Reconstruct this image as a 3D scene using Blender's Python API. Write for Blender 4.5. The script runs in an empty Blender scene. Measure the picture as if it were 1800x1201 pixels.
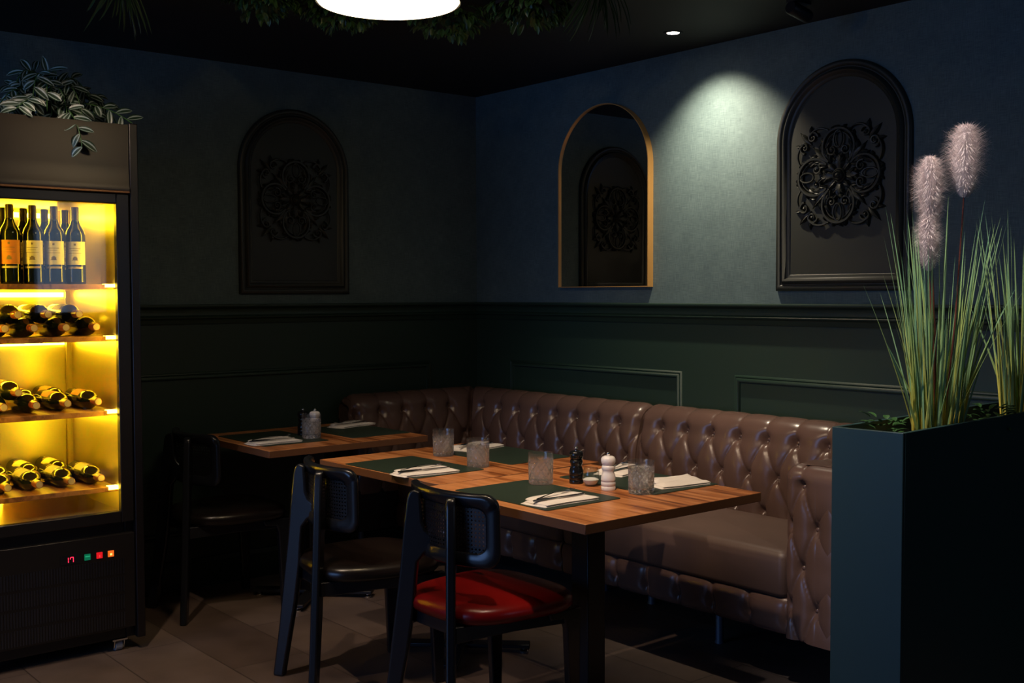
import bpy, math, random
import numpy as np
from mathutils import Vector, Matrix, Euler
sc = bpy.context.scene
C = sc.collection
PI = math.pi
random.seed(7)

# ------------------------------------------------------------------ camera
def make_camera():
    f, yaw, pitch, roll = 1965.473, 0.877349, 0.0422417, -0.00270688
    F = Vector((-math.sin(yaw)*math.cos(pitch), math.cos(yaw)*math.cos(pitch), -math.sin(pitch)))
    R = Vector((math.cos(yaw), math.sin(yaw), 0.0))
    U = R.cross(F)
    R2 = R*math.cos(roll)+U*math.sin(roll)
    U2 = R2.cross(F)
    M = Matrix.Identity(4)
    for i in range(3):
        M[i][0] = R2[i]; M[i][1] = U2[i]; M[i][2] = -F[i]
    M[0][3], M[1][3], M[2][3] = 5.04838, -3.93368, 1.4
    cd = bpy.data.cameras.new('camera'); co = bpy.data.objects.new('camera', cd)
    C.objects.link(co); co.matrix_world = M
    cd.sensor_width = 36.0; cd.lens = f*36.0/1800.0; cd.clip_start = 0.05
    cd.dof.use_dof = True; cd.dof.focus_distance = 3.9; cd.dof.aperture_fstop = 13.0
    sc.camera = co
make_camera()

# ------------------------------------------------------------------ world, exposure
w = bpy.data.worlds.new('world'); sc.world = w; w.use_nodes = True
w.node_tree.nodes['Background'].inputs[0].default_value = (0.25, 0.42, 0.75, 1)
w.node_tree.nodes['Background'].inputs[1].default_value = 0.6
sc.view_settings.view_transform = 'Standard'
sc.view_settings.look = 'None'
sc.view_settings.gamma = 1.0
sc.view_settings.use_curve_mapping = False
sc.view_settings.exposure = 0.0

# ------------------------------------------------------------------ lights
def light(name, kind, loc, energy, color, direction=(0, 0, -1), **kw):
    l = bpy.data.lights.new(name, kind); l.energy = energy; l.color = color
    for k, v in kw.items(): setattr(l, k, v)
    o = bpy.data.objects.new(name, l); C.objects.link(o); o.location = loc
    o.rotation_euler = Vector(direction).to_track_quat('-Z', 'Y').to_euler()
    return o
CEIL = 2.517
# daylight entering by the window in the wall behind the camera
light('window_daylight', 'AREA', (2.1, -7.9, 1.45), 62, (0.22, 0.44, 1.0), (0, 1, -0.05), shape='RECTANGLE', size=2.9, size_y=1.9)
# recessed ceiling spot that washes the wall (seen in the photo)
SPOT = (1.775, -0.313)
light('wall_spot', 'SPOT', (SPOT[0], SPOT[1], CEIL-0.02), 98, (1.0, 0.84, 0.62), (0.02, 0.42, -1), spot_size=math.radians(96), spot_blend=1.0, shadow_soft_size=0.02)
# recessed ceiling spots over tables and floor; the planter one is added to brighten the grasses
# x, y, watts, cone, aim point
DOWN = [(2.95, -2.05, 102, 62, (2.55, -1.05, 0.75)), (1.90, -2.55, 62, 60, (1.55, -0.95, 0.75)), (1.05, -3.05, 15, 60, (0.55, -1.2, 0.75)), (3.30, -1.75, 75, 56, (3.46, -0.95, 1.2)), (1.75, -2.95, 62, 88, (1.55, -2.75, 0.0))]
for x, y, e, a, aim in DOWN:
    light('unseen_spot', 'SPOT', (x, y, CEIL-0.02), e, (1.0, 0.75, 0.54) if x != 3.30 else (1.0, 0.94, 0.88), (aim[0]-x, aim[1]-y, aim[2]-CEIL), spot_size=math.radians(a), spot_blend=0.8, shadow_soft_size=0.025)
light('foliage_fill', 'AREA', (2.185, -2.035, 2.45), 2.2, (1.0, 0.72, 0.34), (-0.5, 0.45, 0.6), shape='DISK', size=0.05)  # added fill that brightens the ceiling foliage, no fitting of its own
# daylight by the narrow side window right of the planter
light('side_window_daylight', 'AREA', (6.93, -0.45, 1.75), 2.2, (0.50, 0.68, 1.0), (-1, 0, 0), shape='RECTANGLE', size=0.62, size_y=1.0)
LAMP = (2.185, -2.035, 2.28)
light('pendant_light', 'AREA', (LAMP[0], LAMP[1], LAMP[2]-0.012), 3.4, (1.0, 0.68, 0.34), (0, 0, -1), shape='DISK', size=0.40)

# ------------------------------------------------------------------ materials
def mat(name, color, rough=0.5, metal=0.0, **kw):
    m = bpy.data.materials.new(name); m.use_nodes = True
    b = m.node_tree.nodes['Principled BSDF']
    b.inputs['Base Color'].default_value = (*color, 1)
    b.inputs['Roughness'].default_value = rough
    b.inputs['Metallic'].default_value = metal
    for k, v in kw.items(): b.inputs[k].default_value = v
    return m
def N(m, t, **kw):
    n = m.node_tree.nodes.new(t)
    for k, v in kw.items(): setattr(n, k, v)
    return n
def L(m, a, b): m.node_tree.links.new(a, b)
def bsdf(m): return m.node_tree.nodes['Principled BSDF']
def ramp(m, src, stops):
    r = N(m, 'ShaderNodeValToRGB'); e = r.color_ramp.elements
    while len(e) < len(stops): e.new(0.5)
    for k, (p, c) in enumerate(stops):
        e[k].position = p; e[k].color = (*c, 1)
    L(m, src, r.inputs[0]); return r
def objco(m, scale=(1, 1, 1), rot=(0, 0, 0)):
    t = N(m, 'ShaderNodeTexCoord'); mp = N(m, 'ShaderNodeMapping')
    mp.inputs['Scale'].default_value = scale; mp.inputs['Rotation'].default_value = rot
    L(m, t.outputs['Object'], mp.inputs[0]); return mp.outputs[0]
def bump(m, src, strength=0.3, dist=0.002):
    b = N(m, 'ShaderNodeBump'); b.inputs['Strength'].default_value = strength
    b.inputs['Distance'].default_value = dist
    L(m, src, b.inputs['Height']); L(m, b.outputs[0], bsdf(m).inputs['Normal'])
def noisecol(m, scale, stops, co=None, detail=4, rough=0.55):
    n = N(m, 'ShaderNodeTexNoise'); n.inputs['Scale'].default_value = scale
    n.inputs['Detail'].default_value = detail; n.inputs['Roughness'].default_value = rough
    L(m, co if co else objco(m), n.inputs['Vector'])
    r = ramp(m, n.outputs[0], stops); L(m, r.outputs[0], bsdf(m).inputs['Base Color']); return n

def wallpaper():
    m = mat('woven_wallpaper', (0.08, 0.12, 0.14), 0.75)
    t = objco(m)
    vals = []
    for sc_ in ((22, 22, 420), (420, 420, 22)):
        mp = N(m, 'ShaderNodeMapping'); mp.inputs['Scale'].default_value = sc_
        L(m, t, mp.inputs[0]); n = N(m, 'ShaderNodeTexNoise'); n.inputs['Scale'].default_value = 1.0
        n.inputs['Detail'].default_value = 3; L(m, mp.outputs[0], n.inputs['Vector']); vals.append(n.outputs[0])
    big = N(m, 'ShaderNodeTexNoise'); big.inputs['Scale'].default_value = 9.0; big.inputs['Detail'].default_value = 8
    L(m, t, big.inputs['Vector'])
    a = N(m, 'ShaderNodeMath', operation='ADD'); L(m, vals[0], a.inputs[0]); L(m, vals[1], a.inputs[1])
    b = N(m, 'ShaderNodeMath', operation='MULTIPLY_ADD'); L(m, big.outputs[0], b.inputs[0]); b.inputs[1].default_value = 0.5; L(m, a.outputs[0], b.inputs[2])
    s = N(m, 'ShaderNodeMath', operation='MULTIPLY'); L(m, b.outputs[0], s.inputs[0]); s.inputs[1].default_value = 0.4
    r = ramp(m, s.outputs[0], [(0.36, (0.048, 0.078, 0.084)), (0.5, (0.074, 0.114, 0.120)), (0.64, (0.108, 0.158, 0.160))])
    L(m, r.outputs[0], bsdf(m).inputs['Base Color'])
    bump(m, a.outputs[0], 0.25, 0.001); return m
M_wall = wallpaper()
M_green = mat('green_wainscot_paint', (0.011, 0.030, 0.020), 0.5)
M_frame = mat('black_green_panel_paint', (0.019, 0.021, 0.016), 0.48)
M_ceil = mat('black_ceiling_paint', (0.003, 0.0025, 0.0025), 0.7)
M_planter = mat('green_planter_paint', (0.018, 0.046, 0.044), 0.45)
M_outwall = mat('dark_plaster', (0.03, 0.03, 0.035), 0.8)

def floor_mat():
    m = mat('stone_tile_floor', (0.1, 0.07, 0.06), 0.42)
    b = N(m, 'ShaderNodeTexBrick'); b.inputs['Scale'].default_value = 1.0
    b.inputs['Brick Width'].default_value = 1.2; b.inputs['Row Height'].default_value = 0.30
    b.inputs['Mortar Size'].default_value = 0.0025; b.offset = 0.37
    b.inputs['Color1'].default_value = (0.130, 0.090, 0.072, 1); b.inputs['Color2'].default_value = (0.200, 0.145, 0.118, 1)
    b.inputs['Mortar'].default_value = (0.075, 0.054, 0.044, 1)
    L(m, objco(m), b.inputs['Vector'])
    n = N(m, 'ShaderNodeTexNoise'); n.inputs['Scale'].default_value = 5; n.inputs['Detail'].default_value = 8
    L(m, objco(m), n.inputs['Vector'])
    mx = N(m, 'ShaderNodeMixRGB', blend_type='MULTIPLY'); mx.inputs[0].default_value = 0.7
    r = ramp(m, n.outputs[0], [(0.3, (0.5, 0.48, 0.46)), (0.7, (1, 1, 1))])
    L(m, b.outputs[0], mx.inputs[1]); L(m, r.outputs[0], mx.inputs[2]); L(m, mx.outputs[0], bsdf(m).inputs['Base Color'])
    return m
M_floor = floor_mat()

def wood_mat(name, cols, rough=0.34, plank=0.095, along_x=True):
    m = mat(name, cols[1], rough)
    co = objco(m)
    br = N(m, 'ShaderNodeTexBrick'); br.inputs['Scale'].default_value = 1.0
    br.inputs['Brick Width'].default_value = 0.62; br.inputs['Row Height'].default_value = plank
    br.inputs['Mortar Size'].default_value = 0.0006; br.inputs['Color1'].default_value = (0, 0, 0, 1); br.inputs['Color2'].default_value = (1, 1, 1, 1)
    br.inputs['Mortar'].default_value = (0.1, 0.1, 0.1, 1)
    L(m, co, br.inputs['Vector'])
    mp = N(m, 'ShaderNodeMapping'); mp.inputs['Scale'].default_value = (2.6, 34, 34); L(m, co, mp.inputs[0])
    n = N(m, 'ShaderNodeTexNoise'); n.inputs['Scale'].default_value = 1.0; n.inputs['Detail'].default_value = 6; n.inputs['Distortion'].default_value = 0.6
    L(m, mp.outputs[0], n.inputs['Vector'])
    ad = N(m, 'ShaderNodeMath', operation='MULTIPLY_ADD'); L(m, br.outputs[0], ad.inputs[0]); ad.inputs[1].default_value = 0.22; L(m, n.outputs[0], ad.inputs[2])
    r = ramp(m, ad.outputs[0], [(0.42, cols[0]), (0.55, cols[1]), (0.72, cols[2])])
    L(m, r.outputs[0], bsdf(m).inputs['Base Color']); return m
M_wood = wood_mat('oak_table_top', [(0.16, 0.045, 0.012), (0.42, 0.145, 0.042), (0.62, 0.26, 0.095)])
M_edge = mat('dark_oak_edge', (0.15, 0.062, 0.026), 0.5)
M_shelf = wood_mat('amber_shelf_wood', [(0.14, 0.05, 0.02), (0.28, 0.11, 0.045), (0.36, 0.16, 0.07)], 0.45)
M_black = mat('black_powder_metal', (0.008, 0.008, 0.010), 0.42, 0.0)
M_lacq = mat('black_lacquered_wood', (0.009, 0.010, 0.013), 0.24)
M_cane = mat('black_cane', (0.010, 0.010, 0.012), 0.35)
def leather(name, c, rough, sc_=420, st=0.12, **kw):
    m = mat(name, c, rough, **kw)
    n = noisecol(m, 3.0, [(0.3, tuple(x*0.78 for x in c)), (0.7, tuple(min(1, x*1.15) for x in c))])
    v = N(m, 'ShaderNodeTexVoronoi'); v.inputs['Scale'].default_value = sc_; L(m, objco(m), v.inputs['Vector'])
    bump(m, v.outputs[0], st, 0.0006); return m
M_leather = leather('brown_leather', (0.105, 0.062, 0.050), 0.27)
M_seatleather = leather('matt_brown_leather', (0.085, 0.052, 0.042), 0.48)
M_red = leather('red_leather', (0.18, 0.003, 0.003), 0.30, 500, 0.05)
M_blk = leather('black_leather', (0.010, 0.007, 0.006), 0.28, 500, 0.05)
M_mat = mat('dark_green_placemat', (0.020, 0.036, 0.024), 0.5)
M_cloth = mat('white_napkin_cloth', (0.78, 0.74, 0.70), 0.9)
M_steel = mat('cutlery_steel', (0.62, 0.60, 0.58), 0.2, 1.0)
M_chrome = mat('chrome', (0.8, 0.8, 0.82), 0.08, 1.0)
M_millb = mat('black_gloss_lacquer', (0.008, 0.008, 0.009), 0.12)
M_millw = mat('white_gloss_lacquer', (0.80, 0.77, 0.76), 0.22)
M_salt = mat('salt', (0.85, 0.82, 0.8), 0.9)
M_gold = mat('brushed_gold', (0.78, 0.42, 0.13), 0.42, 0.55)
M_mirror = mat('mirror_glass', (0.86, 0.88, 0.88), 0.0, 1.0)
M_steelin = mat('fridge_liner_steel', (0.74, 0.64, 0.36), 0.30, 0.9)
M_fridge = mat('black_fridge_enamel', (0.008, 0.006, 0.006), 0.36)
M_door = mat('black_door_frame', (0.012, 0.010, 0.009), 0.3)
M_bottle = mat('dark_bottle_glass', (0.006, 0.009, 0.008), 0.10)
bsdf(M_bottle).inputs['Specular IOR Level'].default_value = 0.5
M_caps = mat('bottle_capsule_red', (0.22, 0.05, 0.03), 0.35)
M_captip = mat('bottle_capsule_top', (0.55, 0.42, 0.28), 0.35)
M_lab = mat('cream_label', (0.72, 0.64, 0.48), 0.6)
M_labo = mat('orange_label', (0.62, 0.20, 0.06), 0.6)
M_print = mat('label_print', (0.20, 0.14, 0.10), 0.6)
M_soil = mat('soil', (0.012, 0.009, 0.006), 0.95)
M_rubber = mat('grey_rubber', (0.30, 0.31, 0.34), 0.45)
M_zinc = mat('zinc_plate', (0.55, 0.56, 0.58), 0.3, 1.0)
M_legsteel = mat('grey_steel_tube', (0.10, 0.13, 0.18), 0.5, 0.4)
M_stem = mat('red_stem', (0.16, 0.035, 0.02), 0.6)
M_plume = mat('pampas_plume', (0.92, 0.80, 0.77), 0.95)
def emis(name, c, s):
    m = bpy.data.materials.new(name); m.use_nodes = True; nt = m.node_tree
    nt.nodes.remove(nt.nodes['Principled BSDF']); e = nt.nodes.new('ShaderNodeEmission')
    e.inputs[0].default_value = (*c, 1); e.inputs[1].default_value = s
    nt.links.new(e.outputs[0], nt.nodes['Material Output'].inputs[0]); return m
M_led = emis('yellow_led', (1.0, 0.62, 0.015), 75)
M_ledend = emis('yellow_led_end', (1.0, 0.66, 0.06), 18)
M_diff = emis('lamp_diffuser', (1.0, 0.80, 0.50), 9)
M_spotled = emis('spot_led', (1.0, 0.88, 0.80), 30)
M_red_e = emis('red_led_digit', (1.0, 0.02, 0.06), 3.0)
M_redb = emis('red_button_light', (0.75, 0.01, 0.015), 1.0)
M_grnb = emis('green_button_light', (0.004, 0.13, 0.06), 1.0)
M_orab = emis('orange_button_light', (0.95, 0.16, 0.015), 1.0)
M_orac = emis('orange_button_core', (1.0, 0.55, 0.12), 2.0)
def glass(name, rough=0.0, c=(1, 1, 1)):
    m = mat(name, c, rough); bsdf(m).inputs['Transmission Weight'].default_value = 1.0; bsdf(m).inputs['IOR'].default_value = 1.5; return m
def thin_fresnel(nt, fr):
    g = nt.nodes.new('ShaderNodeNewGeometry'); m_ = nt.nodes.new('ShaderNodeMapRange')
    m_.inputs[3].default_value = 1.5; m_.inputs[4].default_value = 1/1.5
    nt.links.new(g.outputs['Backfacing'], m_.inputs[0]); nt.links.new(m_.outputs[0], fr.inputs[0])
def crystal():
    m = bpy.data.materials.new('cut_crystal_glass'); m.use_nodes = True; nt = m.node_tree
    b = nt.nodes['Principled BSDF']; b.inputs['Transmission Weight'].default_value = 1.0; b.inputs['IOR'].default_value = 1.5; b.inputs['Roughness'].default_value = 0.03
    t = nt.nodes.new('ShaderNodeTexCoord'); s_ = nt.nodes.new('ShaderNodeSeparateXYZ'); nt.links.new(t.outputs['Object'], s_.inputs[0])
    r = nt.nodes.new('ShaderNodeMapRange'); r.inputs[1].default_value = 0.088; r.inputs[2].default_value = 0.070; r.inputs[3].default_value = 0.02; r.inputs[4].default_value = 0.11
    nt.links.new(s_.outputs[2], r.inputs[0])
    d = nt.nodes.new('ShaderNodeBsdfTranslucent'); d.inputs[0].default_value = (0.9, 0.88, 0.86, 1)
    d2 = nt.nodes.new('ShaderNodeBsdfDiffuse'); d2.inputs[0].default_value = (0.9, 0.88, 0.86, 1)
    mm = nt.nodes.new('ShaderNodeMixShader'); nt.links.new(d.outputs[0], mm.inputs[1]); nt.links.new(d2.outputs[0], mm.inputs[2])
    tr = nt.nodes.new('ShaderNodeBsdfTransparent'); tr.inputs[0].default_value = (0.95, 0.96, 0.96, 1)
    gl = nt.nodes.new('ShaderNodeBsdfGlossy'); gl.inputs['Roughness'].default_value = 0.02
    fr = nt.nodes.new('ShaderNodeFresnel'); thin_fresnel(nt, fr)
    th = nt.nodes.new('ShaderNodeMixShader'); nt.links.new(fr.outputs[0], th.inputs[0]); nt.links.new(tr.outputs[0], th.inputs[1]); nt.links.new(gl.outputs[0], th.inputs[2])
    r2 = nt.nodes.new('ShaderNodeMapRange'); r2.inputs[1].default_value = 0.090; r2.inputs[2].default_value = 0.078; r2.inputs[3].default_value = 1.0; r2.inputs[4].default_value = 0.25
    nt.links.new(s_.outputs[2], r2.inputs[0])
    bt = nt.nodes.new('ShaderNodeMixShader'); nt.links.new(r2.outputs[0], bt.inputs[0]); nt.links.new(b.outputs[0], bt.inputs[1]); nt.links.new(th.outputs[0], bt.inputs[2])
    mx = nt.nodes.new('ShaderNodeMixShader'); nt.links.new(r.outputs[0], mx.inputs[0]); nt.links.new(bt.outputs[0], mx.inputs[1]); nt.links.new(mm.outputs[0], mx.inputs[2])
    nt.links.new(mx.outputs[0], nt.nodes['Material Output'].inputs[0]); return m
M_crystal = crystal()
def pane_mat():
    m = bpy.data.materials.new('thin_window_glass'); m.use_nodes = True; nt = m.node_tree
    nt.nodes.remove(nt.nodes['Principled BSDF'])
    t = nt.nodes.new('ShaderNodeBsdfTransparent'); g = nt.nodes.new('ShaderNodeBsdfGlossy'); g.inputs['Roughness'].default_value = 0.02
    t.inputs[0].default_value = (0.93, 0.95, 0.94, 1)
    fr = nt.nodes.new('ShaderNodeFresnel'); thin_fresnel(nt, fr)
    mx = nt.nodes.new('ShaderNodeMixShader')
    nt.links.new(fr.outputs[0], mx.inputs[0]); nt.links.new(t.outputs[0], mx.inputs[1]); nt.links.new(g.outputs[0], mx.inputs[2])
    nt.links.new(mx.outputs[0], nt.nodes['Material Output'].inputs[0]); return m
M_pane = pane_mat()
def leafmat(name, dark, light_, bands=True):
    m = mat(name, dark, 0.4)
    uv = N(m, 'ShaderNodeUVMap'); s = N(m, 'ShaderNodeSeparateXYZ'); L(m, uv.outputs[0], s.inputs[0])
    r = ramp(m, s.outputs[0], [(0.0, dark), (0.28, dark), (0.38, light_), (0.60, light_), (0.70, dark)] if bands else [(0.0, light_), (0.2, dark), (1.0, dark)])
    L(m, r.outputs[0], bsdf(m).inputs['Base Color']); return m
M_varleaf = leafmat('striped_leaf', (0.018, 0.045, 0.020), (0.36, 0.45, 0.40))
M_leaf = leafmat('green_leaf', (0.030, 0.085, 0.020), (0.06, 0.16, 0.04), False)
M_ceilleaf = leafmat('ceiling_leaf', (0.030, 0.075, 0.022), (0.05, 0.11, 0.03), False)
def blade_mat():
    m = mat('grass_blade', (0.1, 0.2, 0.05), 0.5)
    uv = N(m, 'ShaderNodeUVMap'); s = N(m, 'ShaderNodeSeparateXYZ'); L(m, uv.outputs[0], s.inputs[0])
    r = ramp(m, s.outputs[0], [(0.0, (0.17, 0.36, 0.20)), (0.35, (0.32, 0.46, 0.15)), (0.7, (0.50, 0.52, 0.11)), (1.0, (0.90, 0.66, 0.08))])
    L(m, r.outputs[0], bsdf(m).inputs['Base Color']); return m
M_blade = blade_mat()

# ------------------------------------------------------------------ mesh builder
class MB:
    def __init__(s): s.v = []; s.f = []; s.uv = None
    def add(s, vs, fs, uv=None):
        b = len(s.v); s.v += [tuple(p) for p in vs]; s.f += [tuple(i+b for i in f) for f in fs]
        if uv is not None:
            if s.uv is None: s.uv = []
            s.uv += uv
        return s
    def box(s, x0, x1, y0, y1, z0, z1):
        return s.add([(x0, y0, z0), (x1, y0, z0), (x1, y1, z0), (x0, y1, z0), (x0, y0, z1), (x1, y0, z1), (x1, y1, z1), (x0, y1, z1)],
                     [(0, 3, 2, 1), (4, 5, 6, 7), (0, 1, 5, 4), (1, 2, 6, 5), (2, 3, 7, 6), (3, 0, 4, 7)])
    def lathe(s, prof, n=32, c=(0, 0, 0), M=None, close=False):
        vs = []; fs = []
        for r, z in prof:
            for k in range(n):
                a = 2*PI*k/n; p = Vector((r*math.cos(a), r*math.sin(a), z))
                if M: p = M @ p
                vs.append((p[0]+c[0], p[1]+c[1], p[2]+c[2]))
        m = len(prof)
        for j in range(m-1 + (1 if close else 0)):
            j2 = (j+1) % m
            for k in range(n):
                k2 = (k+1) % n; fs.append((j*n+k, j*n+k2, j2*n+k2, j2*n+k))
        if not close:
            if prof[0][0] > 1e-6: fs.append(tuple(reversed(range(n))))
            if prof[-1][0] > 1e-6: fs.append(tuple(range((m-1)*n, m*n)))
        return s.add(vs, fs)
    def tube(s, pts, r, n=8, flat=1.0, up=None):
        pts = [Vector(p) for p in pts]; m = len(pts)
        rr = r if isinstance(r, (list, tuple)) else [r]*m
        vs = []; fs = []; prev = None
        for i, p in enumerate(pts):
            t = (pts[min(i+1, m-1)]-pts[max(i-1, 0)]).normalized()
            if up is not None: a = Vector(up)
            else: a = prev if prev is not None else (Vector((0, 0, 1)) if abs(t.z) < 0.9 else Vector((1, 0, 0)))
            b = t.cross(a)
            if b.length < 1e-6: b = t.orthogonal()
            b.normalize(); a = b.cross(t).normalized(); prev = a
            for k in range(n):
                th = 2*PI*k/n; vs.append(p + b*math.cos(th)*rr[i] + a*math.sin(th)*rr[i]*flat)
        for i in range(m-1):
            for k in range(n):
                k2 = (k+1) % n; fs.append((i*n+k, i*n+k2, (i+1)*n+k2, (i+1)*n+k))
        fs.append(tuple(reversed(range(n)))); fs.append(tuple(range((m-1)*n, m*n)))
        return s.add(vs, fs)
    def grid(s, P, wrapu=False, wrapv=False):
        P = np.asarray(P); a, b = P.shape[:2]; vs = P.reshape(-1, 3).tolist(); fs = []
        for i in range(a if wrapu else a-1):
            i2 = (i+1) % a
            for j in range(b if wrapv else b-1):
                j2 = (j+1) % b; fs.append((i*b+j, i2*b+j, i2*b+j2, i*b+j2))
        return s.add(vs, fs)
    def poly(s, pts, h, M=None):
        """prism: outline in local xy extruded by +-h/2 in local z, placed by M"""
        n = len(pts); vs = [Vector((x, y, -h/2)) for x, y in pts]+[Vector((x, y, h/2)) for x, y in pts]
        if M: vs = [M @ v for v in vs]
        fs = [tuple(reversed(range(n))), tuple(range(n, 2*n))]+[(k, (k+1) % n, n+(k+1) % n, n+k) for k in range(n)]
        return s.add(vs, fs)
    def build(s, name, m, parent=None, smooth=False, bevel=0.0, seg=2, subsurf=0, angle=40, fix=True):
        me = bpy.data.meshes.new(name); me.from_pydata(s.v, [], s.f)
        me.materials.append(m)
        if s.uv is not None:
            ul = me.uv_layers.new(name='UVMap')
            li = np.zeros(len(me.loops), dtype=np.int32); me.loops.foreach_get('vertex_index', li)
            ul.data.foreach_set('uv', np.array(s.uv, dtype=np.float32)[li].ravel())
        if smooth: me.polygons.foreach_set('use_smooth', [True]*len(me.polygons))
        me.update()
        o = bpy.data.objects.new(name, me); C.objects.link(o)
        if parent: o.parent = parent
        if fix and s.uv is None:
            import bmesh
            bm = bmesh.new(); bm.from_mesh(me); bmesh.ops.recalc_face_normals(bm, faces=bm.faces); bm.to_mesh(me); bm.free()
        if bevel:
            b = o.modifiers.new('bevel', 'BEVEL'); b.width = bevel; b.segments = seg; b.limit_method = 'ANGLE'; b.angle_limit = math.radians(35)
        if subsurf:
            q = o.modifiers.new('sub', 'SUBSURF'); q.levels = q.render_levels = subsurf
        if smooth or bevel:
            me.polygons.foreach_set('use_smooth', [True]*len(me.polygons))
            if not subsurf:
                me.set_sharp_from_angle(angle=math.radians(angle))
        return o
def thing(name, label, cat, loc=(0, 0, 0), rz=0.0, group=None):
    o = bpy.data.objects.new(name, None); C.objects.link(o); o.location = loc; o.rotation_euler = (0, 0, rz)
    o.empty_display_size = 0.05
    o['label'] = label; o['category'] = cat
    if group: o['group'] = group
    return o
def tag(o, label, cat, group=None, loc=None, rz=None):
    o['label'] = label; o['category'] = cat
    if group: o['group'] = group
    if loc is not None: o.location = loc
    if rz is not None: o.rotation_euler[2] = rz
    return o
def struct(o): o['kind'] = 'structure'; return o
def kids(o): return [c for c in bpy.data.objects if c.parent == o]
def copy_tree(o, parent=None):
    ch = kids(o)
    c = o.copy(); C.objects.link(c)
    if parent: c.parent = parent
    for k in ch: copy_tree(k, c)
    return c
def dup(o, label, loc, rz=0.0, group=None):
    c = copy_tree(o); c.location = loc; c.rotation_euler = (0, 0, rz); c['label'] = label
    if group: c['group'] = group
    return c
def rrect(w_, d_, r, n=6):
    pts = []
    for cx, cy, a0 in ((w_/2-r, d_/2-r, 0), (-w_/2+r, d_/2-r, 90), (-w_/2+r, -d_/2+r, 180), (w_/2-r, -d_/2+r, 270)):
        for k in range(n+1):
            a = math.radians(a0+90*k/n); pts.append((cx+r*math.cos(a), cy+r*math.sin(a)))
    return pts

# ------------------------------------------------------------------ room shell
RAILZ, RAILB = 1.356, 1.262
XR, YF = 7.0, -8.0
def shell():
    struct(MB().box(-0.1, XR+0.1, YF-0.1, 0.1, -0.1, 0).build('floor', M_floor))
    struct(MB().box(-0.1, XR+0.1, YF-0.1, 0.1, CEIL, CEIL+0.1).build('ceiling', M_ceil))
    wl = struct(MB().box(-0.1, 0, YF, 0.1, RAILB, CEIL).build('wall_left', M_wall))
    struct(MB().box(-0.1, 0, YF, 0.1, 0, RAILB).build('trim_1', M_green))
    struct(MB().box(0, XR, 0, 0.1, RAILB, CEIL).build('wall_back', M_wall))
    struct(MB().box(0, XR, 0, 0.1, 0, RAILB).build('trim_2', M_green))
    wy0, wy1, wz0, wz1 = -0.80, -0.10, 1.20, 2.30
    wr = MB().box(XR, XR+0.1, YF, wy0, 0, CEIL).box(XR, XR+0.1, wy1, 0.1, 0, CEIL).box(XR, XR+0.1, wy0, wy1, 0, wz0).box(XR, XR+0.1, wy0, wy1, wz1, CEIL)
    struct(wr.build('wall_right', M_outwall))
    wm = MB(); wm.box(XR+0.02, XR+0.06, wy0, wy1, wz0, wz0+0.04).box(XR+0.02, XR+0.06, wy0, wy1, wz1-0.04, wz1)
    for yy in (wy0, -0.47, wy1-0.04): wm.box(XR+0.02, XR+0.06, yy, yy+0.04, wz0+0.04, wz1-0.04)
    w2 = struct(wm.build('window_2', M_black)); MB().box(XR+0.035, XR+0.04, wy0+0.04, wy1-0.04, wz0+0.04, wz1-0.04).build('window_pane', M_pane, w2)
    # front wall with a window opening (behind the camera)
    b = MB(); x0, x1, z0, z1 = 0.6, 3.6, 0.5, 2.4
    b.box(-0.1, x0, YF-0.1, YF, 0, CEIL).box(x1, XR+0.1, YF-0.1, YF, 0, CEIL).box(x0, x1, YF-0.1, YF, 0, z0).box(x0, x1, YF-0.1, YF, z1, CEIL)
    struct(b.build('wall_front', M_outwall))
    f = MB()
    f.box(x0, x1, YF-0.08, YF-0.02, z0, z0+0.06).box(x0, x1, YF-0.08, YF-0.02, z1-0.06, z1)
    for x in (x0, (x0+x1)/2-0.03, x1-0.06): f.box(x, x+0.06, YF-0.08, YF-0.02, z0+0.06, z1-0.06)
    wf = struct(f.build('window_1', M_black))
    p = MB().box(x0+0.06, x1-0.06, YF-0.055, YF-0.05, z0+0.06, z1-0.06).build('window_pane', M_pane, wf)
shell()
def extr(prof, a, b, wall):
    """extrude (d,z) profile along a wall; wall 'b' = back (y=0, along x), 'l' = left (x=0, along y)"""
    n = len(prof); vs = []
    for t in (a, b):
        for d, z in prof: vs.append((t, -d, z) if wall == 'b' else (d, t, z))
    return vs, [tuple(range(n)), tuple(range(2*n-1, n-1, -1))]+[(k, n+k, n+(k+1) % n, (k+1) % n) for k in range(n)]
RAIL = [(-0.01, RAILB), (0.008, RAILB), (0.012, 1.268), (0.013, 1.280), (0.020, 1.288), (0.027, 1.290), (0.029, 1.296), (0.024, 1.302), (0.016, 1.304),
        (0.014, 1.312), (0.016, 1.330), (0.024, 1.338), (0.036, 1.341), (0.040, 1.347), (0.038, 1.354), (0.030, RAILZ), (-0.01, RAILZ)]
vs, fs = extr(RAIL, 0.0, XR, 'b'); struct(MB().add(vs, fs).build('trim_3', M_green, smooth=True, angle=50))
vs, fs = extr(RAIL, YF, 0.0, 'l'); struct(MB().add(vs, fs).build('trim_4', M_green, smooth=True, angle=50))
BASE = [(-0.01, 0), (0.016, 0), (0.016, 0.12), (0.010, 0.14), (-0.01, 0.145)]
vs, fs = extr(BASE, 0.016, XR, 'b'); struct(MB().add(vs, fs).build('baseboard_back', M_green))
vs, fs = extr(BASE, YF, -0.0, 'l'); struct(MB().add(vs, fs).build('baseboard_left', M_green))
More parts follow.
